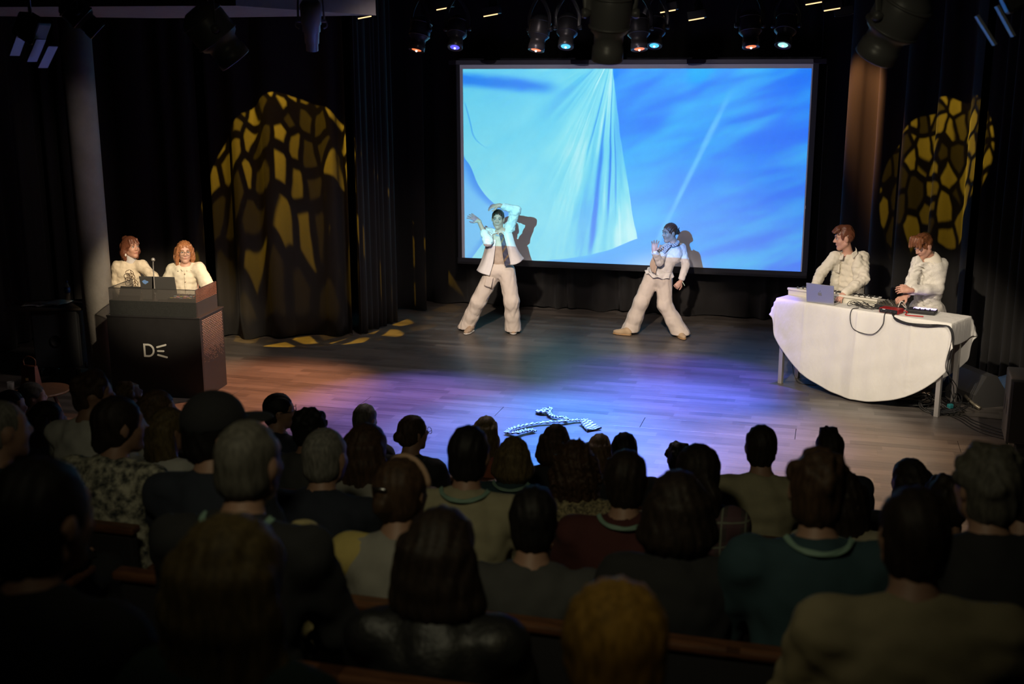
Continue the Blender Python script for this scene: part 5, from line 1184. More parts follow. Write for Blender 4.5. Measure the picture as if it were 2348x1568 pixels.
# overshirt: sleeves and shoulders, then the flying panels and collar
S = SDF(0.008)
for k in ('R', 'L'):
    S.cone(J['neck']+(J['chest']-J['neck'])*0.32-F*0.02, J['sh'+k], 0.060, 0.066, 0.04)
    a, b = J['el'+k], J['wr'+k]; e = a.lerp(b, 0.42 if k == 'R' else 0.72)
    S.chain([J['sh'+k], a, e], [0.064, 0.062 if k == 'R' else 0.056, 0.050 if k == 'R' else 0.044], 0.03)
S.ball_cut(J['neck']+F*0.045+Vector((0, 0, 0.03)), 0.075, 0.012)
sdf_obj('overshirt_sleeves', S, CRW, t, waves(9, 110, .0045, 9))
Yf = Y0-0.13
fold = lambda a, f, p=0: (lambda u, v: a*np.sin(u*f+v*2+p)*v)
sheet_obj('shirt_front_panel', [[at_y(x, y, Yf+d) for x, y, d in r] for r in ([(1118, 545, .10), (1126, 548, .02), (1137, 550, .01)], [(1110, 575, .10), (1120, 578, 0), (1134, 580, .0)], [(1101, 600, .10), (1114, 606, -.02), (1130, 606, -.01)], [(1091, 619, .10), (1105, 627, -.04), (1122, 632, -.02)])], 26, 30, CRW, t, 0.005, fold(.012, 9))
sheet_obj('shirt_front_panel', [[at_y(x, y, Yf+d) for x, y, d in r] for r in ([(1154, 532, .01), (1163, 532, 0), (1174, 534, .05)], [(1160, 560, .0), (1171, 560, -.02), (1182, 561, .07)], [(1164, 585, .0), (1178, 583, -.03), (1193, 580, .10)], [(1168, 606, -.01), (1183, 606, -.03), (1204, 592, .13)])], 26, 30, CRW, t, 0.005, fold(.012, 11, 1))
sheet_obj('shirt_back_panel', [[at_y(x, y, Y0+0.10+d) for x, y, d in r] for r in ([(1122, 530, .0), (1145, 527, .04), (1168, 527, .0)], [(1112, 570, .02), (1146, 572, .06), (1176, 566, .03)], [(1106, 600, .03), (1146, 612, .08), (1188, 588, .04)])], 26, 20, CRW, t, 0.005, fold(.015, 13))
for sg, pts in ((1, [(1150, 529), (1158, 536), (1162, 548)]), (-1, [(1141, 532), (1130, 536), (1127, 545)])):
    sheet_obj('collar', [[at_y(pts[i][0], pts[i][1], Yf-0.012) for i in range(3)], [at_y(pts[i][0]+sg*7, pts[i][1]+3, Yf+0.0) for i in range(3)]], 10, 5, CRW, t, 0.006)
TIE = mat('striped_necktie', (1, 1, 1), 0.7, attr=True)
ribbon('necktie', [at_y(x, y, Yf-0.03) for x, y in ((1147, 534), (1151, 545), (1156, 565), (1160, 588), (1165, 608))], lambda u: 0.035+0.05*u, TIE, t, 60, 0.008, up=F, colf=lambda i, k: (0.20, 0.13, 0.05) if (i-k*2) % 14 < 3 else (0.055, 0.06, 0.10))
MB().tube(catmull([J['wrR']+Vector((0.03*math.cos(a), 0.03*math.sin(a), 0.004)) for a in [2*PI*i/12 for i in range(13)]], 30), 0.004, 6).build('bracelet', mat('pale_thread', (0.6, 0.7, 0.65), 0.7), t, True)
MB().tube(catmull([J['neck']+F*0.065+Vector((0.06*math.cos(a), 0, 0.05*math.sin(a))) for a in [-0.6, -1.2, -1.8, -2.5]], 16), 0.014, 8).build('neck_band', TIE if False else mat('tie_knot_band', (0.30, 0.34, 0.42), 0.7), t, True)
SN = mat('sneaker_beige', (0.45, 0.33, 0.22), 0.7, var=0.2, vscale=50); SO = mat('sneaker_sole', (0.70, 0.66, 0.58), 0.6)
for px, dx in ((1067, -0.35), (1178, 0.12)):
    toe = at_z(px, 768); f = unit((0.25+dx, -1, 0)); shoe(t, toe-f*0.26, toe, SN, SO)

# ---- right dancer: leaning back, one hand up, peplum top and wide trousers
Y0 = 14.80
t = thing('person', 'dancer leaning back in a fitted long-sleeved top, chequered neckerchief and wide trousers', 'person', at_z(1497, 768), 0, 'performers')
F = unit((-0.55, -1, 0)); M = frame(F, (0.30, 0.1, 1)); HM = frame((-0.95, -0.8, -0.16), (0.10, 0, 1))
J = skeleton(Y0, dict(head=(1536, 533), neck=(1545, 557, .02), chest=(1540, 581), waist=(1525, 610), pel=(1510, 634), shR=(1521, 573, -0.06), shL=(1563, 569, 0.04), elR=(1512, 601, -0.20), wrR=(1500, 577, -0.32), elL=(1573, 607, 0.0), wrL=(1561, 645, -0.10), hipR=(1495, 637), hipL=(1523, 641), knR=(1470, 692, -0.06), knL=(1524, 698, -0.03), anR=(1447, 752), anL=(1558, 760)))
body_mesh(t, J, M, HM, SKIN, 0.0066, 1.0, 1.02, [dict(wrist=J['wrR'], d=at_y(1502, 555, Y0-.32)-J['wrR'], nrm=(-0.2, 0.8, 0.1), curl=0.3, spread=1.8, thumb=-1), dict(wrist=J['wrL'], d=at_y(1551, 657, Y0-.14)-J['wrL'], nrm=(0.3, -1.0, 0.3), curl=0.9, fist=True, thumb=-1, s=0.95)], soft=True)
face_parts(t, J['head'], HM, 1.0, HBROWN, look=-0.5)
hair_cap(t, J['head'], HM, HAUB, 1.0, 0.006, 'slick', 5, extra=lambda S, P, N: (S.ell(P(0, -0.110, -0.012), (0.036, 0.032, 0.036), N, 0.012), S.cone(P(0.01, -0.13, 0.0), P(0.02, -0.155, 0.03), 0.008, 0.004, 0.01), S.cone(P(-0.01, -0.13, -0.02), P(0, -0.16, -0.04), 0.008, 0.004, 0.01)))
TOPM = mat('fitted_top_white', (0.78, 0.75, 0.70), 0.8, var=0.03)
up = M @ Vector((0, 0, 1))
def peplum(S):
    S.cone(J['waist']-up*0.02, J['pel']+up*0.03, 0.105, 0.150, 0.05)
S = SDF(0.008); N = npm(M); S.ell(J['chest'], (0.148, 0.105, 0.16), N, 0.05).ell(J['waist'], (0.112, 0.088, 0.14), N, 0.05).cone(J['waist']-up*0.06, J['pel']+up*0.04, 0.100, 0.150, 0.03)
for k in ('R', 'L'):
    S.cone(J['neck']+(J['chest']-J['neck'])*0.35, J['sh'+k], 0.05, 0.058, 0.04); S.chain([J['sh'+k], J['el'+k], J['el'+k].lerp(J['wr'+k], 0.9)], [0.060, 0.050, 0.042], 0.03)
S.ball_cut(J['neck']+up*0.05+F*0.02, 0.062, 0.012).plane(J['pel']+up*0.055, -up, 0.006)
sdf_obj('peplum_top', S, TOPM, t, waves(14, 120, .0035, 9))
sheet_obj('peplum_flounce', [[J['waist']-up*0.055+M @ Vector((0.108*math.sin(a), 0.10*math.cos(a), 0)) for a in np.linspace(-2.2, 2.2, 9)], [J['pel']+up*0.035+M @ Vector((0.185*math.sin(a), 0.18*math.cos(a), 0.01*math.sin(a*5))) for a in np.linspace(-2.2, 2.2, 9)]], 60, 10, TOPM, t, 0.005, lambda u, v: 0.02*np.sin(u*38)*v)
sheet_obj('loose_panel', [[at_y(x, y, Y0-0.16) for x, y in ((1499, 584), (1512, 586))], [at_y(x, y, Y0-0.19) for x, y in ((1490, 605), (1507, 610))], [at_y(x, y, Y0-0.2) for x, y in ((1494, 622), (1503, 628))]], 12, 20, mat('panel_tan', (0.50, 0.38, 0.29), 0.8), t, 0.006, fold(.008, 8))
KER = mat('neckerchief_check', (1, 1, 1), 0.8, attr=True)
for i, pts in enumerate((((1532, 556), (1540, 562), (1551, 560), (1556, 552)), ((1538, 560), (1528, 566), (1517, 572), (1510, 579)), ((1537, 561), (1527, 571), (1519, 580)))):
    ribbon('neckerchief' if i == 0 else 'neckerchief_end', [at_y(x, y, Y0-0.12-0.01*i) for x, y in pts], lambda u, i=i: 0.045+0.02*u*(i > 0), KER, t, 30, 0.010, up=F, colf=lambda a, k: (0.72, 0.72, 0.75) if (a//2+k//2) % 2 else (0.04, 0.05, 0.10))
trousers_mesh(t, J, M, TRO, 0.008, (0.108, 0.094, 0.098, 0.116), 0.035, J['pel']+up*0.08, (80, 0.0034, 16))
MB().tube([J['wrL']+Vector((0.02, -0.01, 0.0)), J['wrL']+Vector((0.055, -0.02, -0.05))], 0.006, 6).build('bracelet_tail', mat('pale_green_thread', (0.5, 0.65, 0.5), 0.7), t, True)
a, b = at_z(1447, 770), at_z(1421, 767); shoe(t, a, a+unit(b-a)*0.25, mat('shoe_tan', (0.52, 0.38, 0.22), 0.6), mat('gum_sole', (0.42, 0.26, 0.12), 0.6))
a = at_z(1556, 772); b = at_z(1570, 780); shoe(t, a-unit(b-a)*0.05, a+unit(b-a)*0.20, MATS['shoe_tan'], MATS['gum_sole'])

# ---- musician at the stage piano
Y0 = 13.10
base = tw(-0.30, 0.62, 0)
t = thing('person', 'man in an open cream overshirt playing the stage piano, head turned left', 'person', base, 0, 'performers')
F = unit((-0.42, -1, 0)); M = frame(F, (-0.05, -0.12, 1)); HM = frame((-1, -0.22, -0.16), (-0.05, 0, 1))
J = skeleton(Y0, dict(head=(1936, 546, -0.02), neck=(1946, 580), chest=(1947, 608), waist=(1946, 648), pel=(1945, 690, .02), shR=(1914, 590, -.04), shL=(1979, 590, .02), elR=(1884, 624, -.10), wrR=(1868, 656, -.26), elL=(1981, 640, -.19), wrL=(1937, 672, -.42)))
for k, sx in (('R', -1), ('L', 1)):
    b = J['pel']+Vector((sx*0.09, 0.02, -0.04)); J['hip'+k] = b; J['kn'+k] = Vector((b.x+sx*0.02, b.y, 0.50)); J['an'+k] = Vector((b.x+sx*0.02, b.y+0.04, 0.10))
body_mesh(t, J, M, HM, SKIN2, 0.0066, 1.04, 1.0, [dict(wrist=J['wrL'], d=at_y(1913, 693, Y0-.54)-J['wrL'], nrm=(-0.3, -0.5, 1), curl=0.55, spread=1.0, thumb=1), dict(wrist=J['wrR'], d=(-0.1, -0.8, -0.5), nrm=(0, 0, 1), curl=0.5, thumb=-1)])
face_parts(t, J['head'], HM, 1.04, HBROWN)
hair_cap(t, J['head'], HM, HAUB, 1.04, 0.006, 'short', 7, extra=lambda S, P, N: [S.ell(P(0.02*math.sin(i*2.1), 0.05-0.035*i, 0.112-0.006*abs(i-1)), (0.055, 0.034, 0.030), N, 0.02) for i in range(4)]+[S.cone(P(x, 0.06, 0.10), P(x*1.1, 0.105, 0.078), 0.018, 0.010, 0.015) for x in (-0.04, -0.015, 0.012, 0.04)], groove=0.004, freq=170)
shirt_mesh(t, J, M, mat('tshirt_cream', (0.74, 0.67, 0.54), 0.85), 't_shirt', 0.009, -0.012, 0.3, hemz=J['pel'].z-0.05, folds=(90, 0.0045, 21), neck_cut=0.052, waist=(0.155, 0.115, 0.20))
S = SDF(0.008); N = npm(M)
for sx in (-1, 1):
    q = lambda p, x, y: p+M @ Vector((x*sx, y, 0))
    S.chain([q(J['chest'], 0.115, 0.045)+Vector((0, 0, 0.10)), q(J['chest'], 0.120, 0.055), q(J['waist'], 0.120, 0.055), q(J['pel'], 0.125, 0.05)], [0.038, 0.056, 0.052, 0.056], 0.05)
    S.chain([q(J['chest'], 0.10, -0.055)+Vector((0, 0, 0.10)), q(J['chest'], 0.09, -0.055), q(J['waist'], 0.08, -0.05), q(J['pel'], 0.09, -0.05)], [0.045, 0.066, 0.060, 0.066], 0.05)
for k in ('R', 'L'):
    S.cone(J['neck']+(J['chest']-J['neck'])*0.33-F*0.02, J['sh'+k], 0.048, 0.058, 0.04); S.chain([J['sh'+k], J['el'+k], J['el'+k].lerp(J['wr'+k], 0.5), J['el'+k].lerp(J['wr'+k], 0.92)], [0.066, 0.056, 0.052, 0.044], 0.03)
S.ball_cut(J['neck']+F*0.055+Vector((0, 0, 0.03)), 0.070, 0.012).plane((0, 0, J['pel'].z-0.07), (0, 0, -1))
sdf_obj('overshirt', S, CRM, t, waves(24, 120, .0036, 9))
for k, px in (('R', (1868, 656)), ('L', (1936, 675))): S = SDF(0.007); S.cone(J['el'+k].lerp(J['wr'+k], .86), J['el'+k].lerp(J['wr'+k], .97), 0.047, 0.046); sdf_obj('cuff', S, CRM, t)
for sg, r in ((1, [(1953, 580), (1962, 574), (1961, 566)]), (-1, [(1935, 582), (1928, 586), (1927, 578)])):
    sheet_obj('collar', [[at_y(x, y, Y0-.12+0.04*i) for i, (x, y) in enumerate(r)], [at_y(x+sg*3, y+13-4*i, Y0-.13+0.03*i) for i, (x, y) in enumerate(r)]], 10, 8, CRM, t, 0.007)
qp = lambda x, y, z: J['chest']+M @ Vector((x, y, z))
sheet_obj('chest_pocket', [[qp(0.06, 0.112, 0.02), qp(0.13, 0.100, 0.02)], [qp(0.06, 0.112, -0.08), qp(0.13, 0.100, -0.08)]], 6, 6, CRM, t, 0.008)
trousers_mesh(t, J, M, TRO, 0.016, (0.105, 0.085, 0.08, 0.085), 0.03)
for k in ('R', 'L'): p = J['an'+k]; shoe(t, Vector((p.x, p.y+0.06, 0)), Vector((p.x-0.06, p.y-0.20, 0)), SN, SO, 0.01)

# ---- musician in the cable-knit sweater
Y0 = 12.70
t = thing('person', 'young man in a white cable-knit sweater bending over the mixer', 'person', tw(0.52, 0.56, 0), 0, 'performers')
F = unit((-0.75, -1, 0)); M = frame(F, (-0.12, -0.12, 1)); HM = frame((-0.85, -0.75, -0.62), (-0.35, -0.3, 1))
J = skeleton(Y0, dict(head=(2118, 563, -0.06), neck=(2133, 590), chest=(2131, 618), waist=(2128, 662), pel=(2126, 706, .02), shR=(2105, 602, -.08), shL=(2158, 606, .02), elR=(2090, 645, -.16), wrR=(2080, 678, -.28), elL=(2150, 663, -.10), wrL=(2088, 666, -.32)))
for k, sx in (('R', -1), ('L', 1)):
    b = J['pel']+Vector((sx*0.09, 0.02, -0.04)); J['hip'+k] = b; J['kn'+k] = Vector((b.x+sx*0.02, b.y+0.02, 0.50)); J['an'+k] = Vector((b.x+sx*0.02, b.y+0.06, 0.10))
body_mesh(t, J, M, HM, SKIN2, 0.0066, 1.02, 1.0, [dict(wrist=J['wrR'], d=at_y(2058, 688, Y0-.32)-J['wrR'], nrm=(-0.1, -0.5, 1), curl=0.6, spread=0.9, thumb=-1), dict(wrist=J['wrL'], d=at_y(2058, 662, Y0-.36)-J['wrL'], nrm=(0.1, -0.8, 0.6), curl=0.45, spread=0.8, thumb=1)])
face_parts(t, J['head'], HM, 1.02, HBROWN)
hair_cap(t, J['head'], HM, mat('hair_chestnut', (0.20, 0.075, 0.03), 0.42, var=0.3, vscale=60), 1.04, 0.006, 'short', 9, extra=lambda S, P, N: [S.ell(P(0, 0.02, 0.085), (0.082, 0.085, 0.045), N, 0.02)]+[S.cone(P(x, 0.05, 0.105), P(x*1.15, 0.104, 0.040), 0.030, 0.014, 0.015) for x in (-0.055, -0.025, 0.005, 0.035, 0.06)], groove=0.004, freq=170)
KNIT = mat('cable_knit_wool', (0.76, 0.72, 0.64), 0.95, var=0.05, vscale=90, bump=0.6, bscale=160)
c3 = np.array(tuple(J['chest']), np.float32); Nk = npm(M)
def knit(P):
    q = (P-c3)@Nk; x, z = q[:, 0], q[:, 2]
    rib = 0.0035*np.sin(x*150)*(z < -0.36)
    tw_ = 0.005*np.cos((x+0.012*np.sin(z*70))*95)*(np.abs(x) < 0.09)+0.0035*np.sin(x*60+np.abs(np.sin(z*45))*2)
    vneck = 0.006*np.sin((z+np.abs(x))*160)*((np.abs(z-0.02-np.abs(x)*0.9) < 0.035) & (z > -0.03))
    return (rib+tw_*(z >= -0.36)+vneck).astype(np.float32)
S = SDF(0.007); N = npm(M); S.ell(J['chest'], (0.152, 0.108, 0.17), N, 0.05).ell(J['waist'], (0.145, 0.112, 0.17), N, 0.06).ell(J['pel'], (0.155, 0.12, 0.11), N, 0.05)
for k in ('R', 'L'):
    S.cone(J['neck']+(J['chest']-J['neck'])*0.34, J['sh'+k], 0.050, 0.060, 0.04); S.chain([J['sh'+k], J['el'+k], J['el'+k].lerp(J['wr'+k], 0.45), J['el'+k].lerp(J['wr'+k], 0.82)], [0.066, 0.058, 0.054, 0.044], 0.03)
S.chain([J['chest'], J['waist'], J['pel']], [0.125, 0.128, 0.130], 0.05); S.ball_cut(J['neck']+F*0.06+Vector((0, 0, 0.02)), 0.085, 0.012).plane((0, 0, J['pel'].z-0.06), (0, 0, -1))
sdf_obj('sweater', S, KNIT, t, knit)
S = SDF(0.008); S.ell(J['chest']+Vector((0, 0, .05)), (0.135, 0.10, 0.15), N).cone(J['chest']+Vector((0, 0, .12))+F*.01, J['neck']+F*.01, 0.09, 0.066, 0.03).ball_cut(J['neck']+F*0.035+Vector((0, 0, 0.05)), 0.066); sdf_obj('t_shirt', S, CRM, t)
trousers_mesh(t, J, M, mat('trouser_pale', (0.6, 0.56, 0.5), 0.85), 0.012, (0.105, 0.085, 0.08, 0.085), 0.03)
for k in ('R', 'L'): p = J['an'+k]; shoe(t, Vector((p.x, p.y+0.06, 0)), Vector((p.x-0.08, p.y-0.19, 0)), SN, SO, 0.01)

# ---- speaker on the left of the lectern, looking to the right
Y0 = 11.42
t = thing('person', 'woman in a cream tie-front blouse behind the lectern, looking right', 'person', (at_y(298, 640, Y0).x, Y0, 0), 0, 'performers')
F = unit((0.62, -1, 0)); M = frame(F, (0, 0, 1)); HM = frame((1.0, -0.42, 0.06), (0, 0, 1))
J = skeleton(Y0, dict(head=(301, 567), neck=(299, 600), chest=(297, 627), waist=(297, 665), pel=(297, 702), shR=(270, 612, -.04), shL=(325, 609, .02), elR=(266, 648, -.05), wrR=(283, 682, -.20), elL=(352, 636, -.04), wrL=(362, 672, -.22)))
for k, sx in (('R', -1), ('L', 1)):
    b = J['pel']+Vector((sx*0.085, 0.02, -0.04)); J['hip'+k] = b; J['kn'+k] = Vector((b.x, b.y, 0.46)); J['an'+k] = Vector((b.x, b.y+0.03, 0.09))
body_mesh(t, J, M, HM, SKIN2, 0.0066, 0.98, 1.0, [dict(wrist=J['wrR'], d=(0.2, -0.8, -0.35), nrm=(0, 0, 1), curl=0.4, thumb=-1), dict(wrist=J['wrL'], d=(0.1, -0.8, -0.3), nrm=(0, 0, 1), curl=0.4, thumb=1)], soft=True)
face_parts(t, J['head'], HM, 0.98, HBROWN)
def hair1(S, P, N):
    S.ell(P(0, -0.02, 0.03), (0.090, 0.098, 0.094), N, 0.02); S.ell(P(0, -0.10, 0.095), (0.035, 0.035, 0.035), N, 0.012)
    for x in (-1, 1): S.chain([P(x*0.075, -0.02, 0.02), P(x*0.086, -0.03, -0.06), P(x*0.075, -0.035, -0.13)], [0.030, 0.034, 0.022], 0.02)
    for x in (-0.05, 0, 0.05): S.chain([P(x, -0.085, 0.02), P(x*1.1, -0.095, -0.06), P(x*1.1, -0.085, -0.145)], [0.035, 0.034, 0.022], 0.02)
    for x in (-0.052, -0.032, -0.012, 0.01, 0.032, 0.052): S.cone(P(x, 0.050, 0.090), P(x*1.15, 0.086-abs(x)*0.35, 0.040), 0.013, 0.006, 0.008)
hair_cap(t, J['head'], HM, HAUB, 0.98, 0.006, 'none', 12, extra=lambda S, P, N: (hair1(S, P, N), S.ell(P(0, 0.118, -0.045), (0.078, 0.085, 0.088), N, 0.012, -1)), groove=0.0035, freq=200)
shirt_mesh(t, J, M, mat('quilted_cream', (0.76, 0.66, 0.50), 0.85, var=0.03, bump=0.25, bscale=90), 'blouse', 0.008, 0.004, 1.85, hemz=J['pel'].z-0.10, hem=(J['pel'], (0.16, 0.12, 0.13)), folds=(90, 0.004, 31))
S = SDF(0.007); S.cone(J['neck']-Vector((0, 0, 0.01)), J['neck']+(J['head']-J['neck'])*0.36, 0.060, 0.056, .02); sdf_obj('turtleneck', S, mat('grey_white_rib', (0.62, 0.60, 0.60), 0.85), t)
CORD = mat('brown_cord', (0.12, 0.07, 0.035), 0.7); mb = MB(); rs = random.Random(4)
for i in range(7):
    x0, y0 = 298+rs.uniform(-2, 5)+i*1.6, 618+i*7.0
    mb.tube(catmull([at_y(x0, y0, Y0-.175), at_y(x0-8+rs.uniform(-2, 3), y0+5, Y0-.19), at_y(x0-5, y0+13, Y0-.19), at_y(x0+3, y0+9, Y0-.185), at_y(x0+1, y0+1, Y0-.18), at_y(x0+8, y0+7, Y0-.19), at_y(x0+9, y0+14, Y0-.19)], 30), 0.0035, 5)
mb.build('cord_ties', CORD, t, True)
MB().sphere(J['head']+HM @ Vector((0.083, 0.0, -0.075)), 0.012, 8, (1, 1, 1.6)).build('earring', mat('pearl', (0.8, 0.76, 0.7), 0.25), t, True)
trousers_mesh(t, J, M, TRO, 0.018, (0.10, 0.085, 0.08, 0.085), 0.03)
for k in ('R', 'L'): p = J['an'+k]; shoe(t, Vector((p.x, p.y+0.06, 0)), Vector((p.x+0.05, p.y-0.18, 0)), SN, SO, 0.01)

# ---- speaker on the right of the lectern, facing the hall
Y0 = 11.40
t = thing('person', 'woman with glasses and copper hair in a short-sleeved cream shirt behind the lectern', 'person', (at_y(424, 640, Y0).x, Y0, 0), 0, 'performers')
F = unit((0.50, -1, 0)); M = frame(F, (0, 0, 1)); HM = frame((0.72, -1, -0.06), (0.05, 0, 1))
J = skeleton(Y0, dict(head=(423, 577), neck=(425, 608), chest=(426, 632), waist=(427, 670), pel=(427, 705), shR=(396, 618, -.02), shL=(456, 615, .02), elR=(384, 652, -.05), wrR=(404, 680, -.26), elL=(474, 652, -.02), wrL=(462, 684, -.20)))
for k, sx in (('R', -1), ('L', 1)):
    b = J['pel']+Vector((sx*0.085, 0.02, -0.04)); J['hip'+k] = b; J['kn'+k] = Vector((b.x, b.y, 0.46)); J['an'+k] = Vector((b.x, b.y+0.03, 0.09))
body_mesh(t, J, M, HM, SKIN, 0.0066, 0.98, 1.0, [dict(wrist=J['wrR'], d=(0.15, -0.8, -0.25), nrm=(0, 0, 1), curl=0.45, thumb=-1), dict(wrist=J['wrL'], d=(-0.1, -0.8, -0.4), nrm=(0, 0, 1), curl=0.4, thumb=1)], soft=True)
face_parts(t, J['head'], HM, 0.98, HRED, mat('gold_wire', (0.6, 0.45, 0.25), 0.3, metal=0.8))
def hair2(S, P, N):
    S.ell(P(0, -0.02, 0.025), (0.088, 0.095, 0.094), N, 0.02)
    for x in (-1, 1):
        S.chain([P(x*0.055, 0.045, 0.075), P(x*0.080, 0.030, -0.01), P(x*0.086, 0.018, -0.08), P(x*0.080, 0.020, -0.155)], [0.024, 0.022, 0.024, 0.016], 0.015)
        S.chain([P(x*0.078, -0.02, 0.02), P(x*0.088, -0.02, -0.07), P(x*0.082, -0.01, -0.16)], [0.030, 0.032, 0.018], 0.02)
    for x in (-0.05, 0, 0.05): S.chain([P(x, -0.085, 0.02), P(x*1.1, -0.095, -0.07), P(x*1.1, -0.085, -0.165)], [0.035, 0.034, 0.020], 0.02)
    S.ell(P(0, 0.120, -0.020), (0.060, 0.085, 0.095), N, 0.012, -1); S.cone(P(0.0, 0.085, 0.09), P(0.0, 0.10, 0.06), 0.001, 0.001, 0.001)
hair_cap(t, J['head'], HM, HRED, 0.98, 0.006, 'none', 13, extra=hair2, groove=0.003, freq=210)
CS = mat('shirt_pale_cream', (0.78, 0.73, 0.58), 0.85, var=0.02)
shirt_mesh(t, J, M, CS, 'shirt', 0.008, 0.004, 0.92, arm=(0.062, 0.064, 0.06, 0.05), hemz=J['pel'].z-0.06, hem=(J['pel'], (0.165, 0.125, 0.12)), folds=(80, 0.0035, 35), neck_cut=0.068)
q_ = lambda x, y, z: J['chest']+M @ Vector((x, y, z))
for sx in (-1, 1):
    S = SDF(0.006); S.chain([J['neck']+M @ Vector((sx*0.062, -0.02, 0.0)), J['neck']+M @ Vector((sx*0.060, 0.045, -0.02)), q_(sx*0.022, 0.100, 0.075)], [0.013, 0.014, 0.010], 0.01); S.cone(J['neck']+M @ Vector((sx*0.060, 0.045, -0.025)), q_(sx*0.070, 0.098, 0.075), 0.011, 0.007, 0.01); sdf_obj('collar', S, CS, t)
S = SDF(0.006); S.chain([q_(0, 0.094, 0.075), q_(0, 0.104, 0.0), q_(0, 0.100, -0.10), q_(0, 0.104, -0.22)], [0.012, 0.012, 0.012, 0.012], 0.01); sdf_obj('placket', S, CS, t)
BTN = mat('button_tan', (0.5, 0.38, 0.25), 0.4)
for z in (0.04, -0.05, -0.14): MB().lathe([(0.0075, -0.006), (0.0075, 0.002), (0, 0.003)], 10, Matrix.Translation(q_(0, 0.117, z)) @ rotM(F)).build('button', BTN, t, True)
trousers_mesh(t, J, M, TRO, 0.018, (0.10, 0.085, 0.08, 0.085), 0.03)
for k in ('R', 'L'): p = J['an'+k]; shoe(t, Vector((p.x, p.y+0.06, 0)), Vector((p.x+0.04, p.y-0.18, 0)), SN, SO, 0.01)
# ------------------------------------------------------------------ audience in the raked rows, seen from behind
def fabric(name, c, **k): return mat('cloth_'+name, c, 0.9, var=k.pop('var', 0.08), **k)
SH = dict(black=fabric('black', (0.012, 0.012, 0.013)), navy=fabric('navy', (0.014, 0.018, 0.03)), teal=fabric('dark_teal', (0.018, 0.045, 0.055)), white=fabric('white', (0.55, 0.54, 0.50)), beige=fabric('beige', (0.36, 0.32, 0.22)), olive=fabric('olive_beige', (0.30, 0.27, 0.17)),
          grey=fabric('grey_marl', (0.24, 0.23, 0.20)), charcoal=fabric('charcoal', (0.05, 0.05, 0.048)), maroon=fabric('maroon', (0.055, 0.012, 0.010)), yellow=fabric('mustard', (0.42, 0.33, 0.10)), green=fabric('bottle_green', (0.016, 0.035, 0.028)), leather=mat('black_leather', (0.010, 0.010, 0.010), 0.5, bump=0.3, bscale=60),
          polo=fabric('tan_polo', (0.26, 0.22, 0.13)), floral=fabric('floral_print', (0.55, 0.52, 0.40), col2=(0.02, 0.025, 0.03), vscale=26, var=0), leopard=fabric('spotted_print', (0.34, 0.28, 0.15), col2=(0.03, 0.025, 0.02), vscale=70, var=0), rust=fabric('rust_knit', (0.28, 0.08, 0.04)), denim=fabric('denim_blue', (0.03, 0.05, 0.08)))
def plaid():
    m = bpy.data.materials.new('cloth_plaid'); m.use_nodes = True; T = NT(m.node_tree); b = T.n['Principled BSDF']; tc = T.node('ShaderNodeTexCoord'); sp = T.node('ShaderNodeSeparateXYZ'); T.l.new(tc.outputs['Object'], sp.inputs[0])
    g = lambda ax, f, w: T.math('GREATER_THAN', T.math('SINE', T.math('MULTIPLY', sp.outputs[ax], f)), w)
    c = T.mix(T.math('MULTIPLY', g(0, 60, 0.2), 0.5), rgb(.10, .05, .06), rgb(.03, .05, .04)); c = T.mix(T.math('MULTIPLY', g(2, 60, 0.2), 0.5), c, rgb(.12, .07, .08)); c = T.mix(T.math('MULTIPLY', T.math('MAXIMUM', g(0, 60, 0.97), g(2, 60, 0.97)), .8), c, rgb(.22, .24, .18))
    T.l.new(c, b.inputs['Base Color']); b.inputs['Roughness'].default_value = 0.9
    return m
SH['plaid'] = plaid()
def hairm(name, c, r=0.62): return mat('hair_'+name, tuple(v*0.8 for v in c), r, var=0.35, vscale=70, spec=0.25, stretch=(1, 1, 0.25))
HR = dict(black=hairm('black', (0.010, 0.008, 0.007)), dark=hairm('dark', (0.022, 0.014, 0.009)), brown=hairm('mid_brown', (0.055, 0.030, 0.016)), light=hairm('light', (0.13, 0.08, 0.04)), blond=hairm('blond', (0.30, 0.19, 0.06)), grey=hairm('grey', (0.10, 0.092, 0.075)), white=hairm('white', (0.17, 0.16, 0.14)), ash=hairm('ash_blond', (0.13, 0.092, 0.036)))
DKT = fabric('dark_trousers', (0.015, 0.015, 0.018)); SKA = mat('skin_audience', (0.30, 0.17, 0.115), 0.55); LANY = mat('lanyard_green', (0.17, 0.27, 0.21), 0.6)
CAPM = fabric('cap_black', (0.012, 0.012, 0.014))
SEATF = fabric('seat_upholstery', (0.016, 0.014, 0.016)); RAIL = mat('seat_walnut', (0.11, 0.045, 0.020), 0.4, var=0.25, vscale=9, stretch=(1, 6, 6))
_seat = {}
def seat(loc, rotz, label):
    t = thing('theatre_seat', label, 'seat', loc, rotz, 'theatre seats in the raked rows')
    if not _seat:
        _seat['seat_pan'] = MB().box((0, 0.0, 0.43), (0.47, 0.46, 0.07), bev=0.02).mesh('seat_pan', SEATF)
        _seat['backrest'] = MB().box((0, -0.262, 0.63), (0.47, 0.05, 0.42), bev=0.02, M=Matrix.Rotation(0.06, 4, 'X')).mesh('backrest', SEATF)
        _seat['top_rail'] = MB().box((0, -0.282, 0.852), (0.50, 0.065, 0.035), bev=0.012).mesh('top_rail', RAIL)
        _seat['pedestal'] = MB().box((0, -0.05, 0.20), (0.10, 0.22, 0.40), bev=0.01).mesh('pedestal', MBLK)
        _seat['armrest'] = MB().box((0, 0, 0), (0.035, 0.36, 0.03), bev=0.01).mesh('armrest', RAIL)
    for k in ('seat_pan', 'backrest', 'top_rail', 'pedestal'): link(k, _seat[k], t)
    for sx in (-1, 1): o = link('armrest', _seat['armrest'], t); o.location = (sx*0.262, -0.05, 0.645)
    return t
USED = []
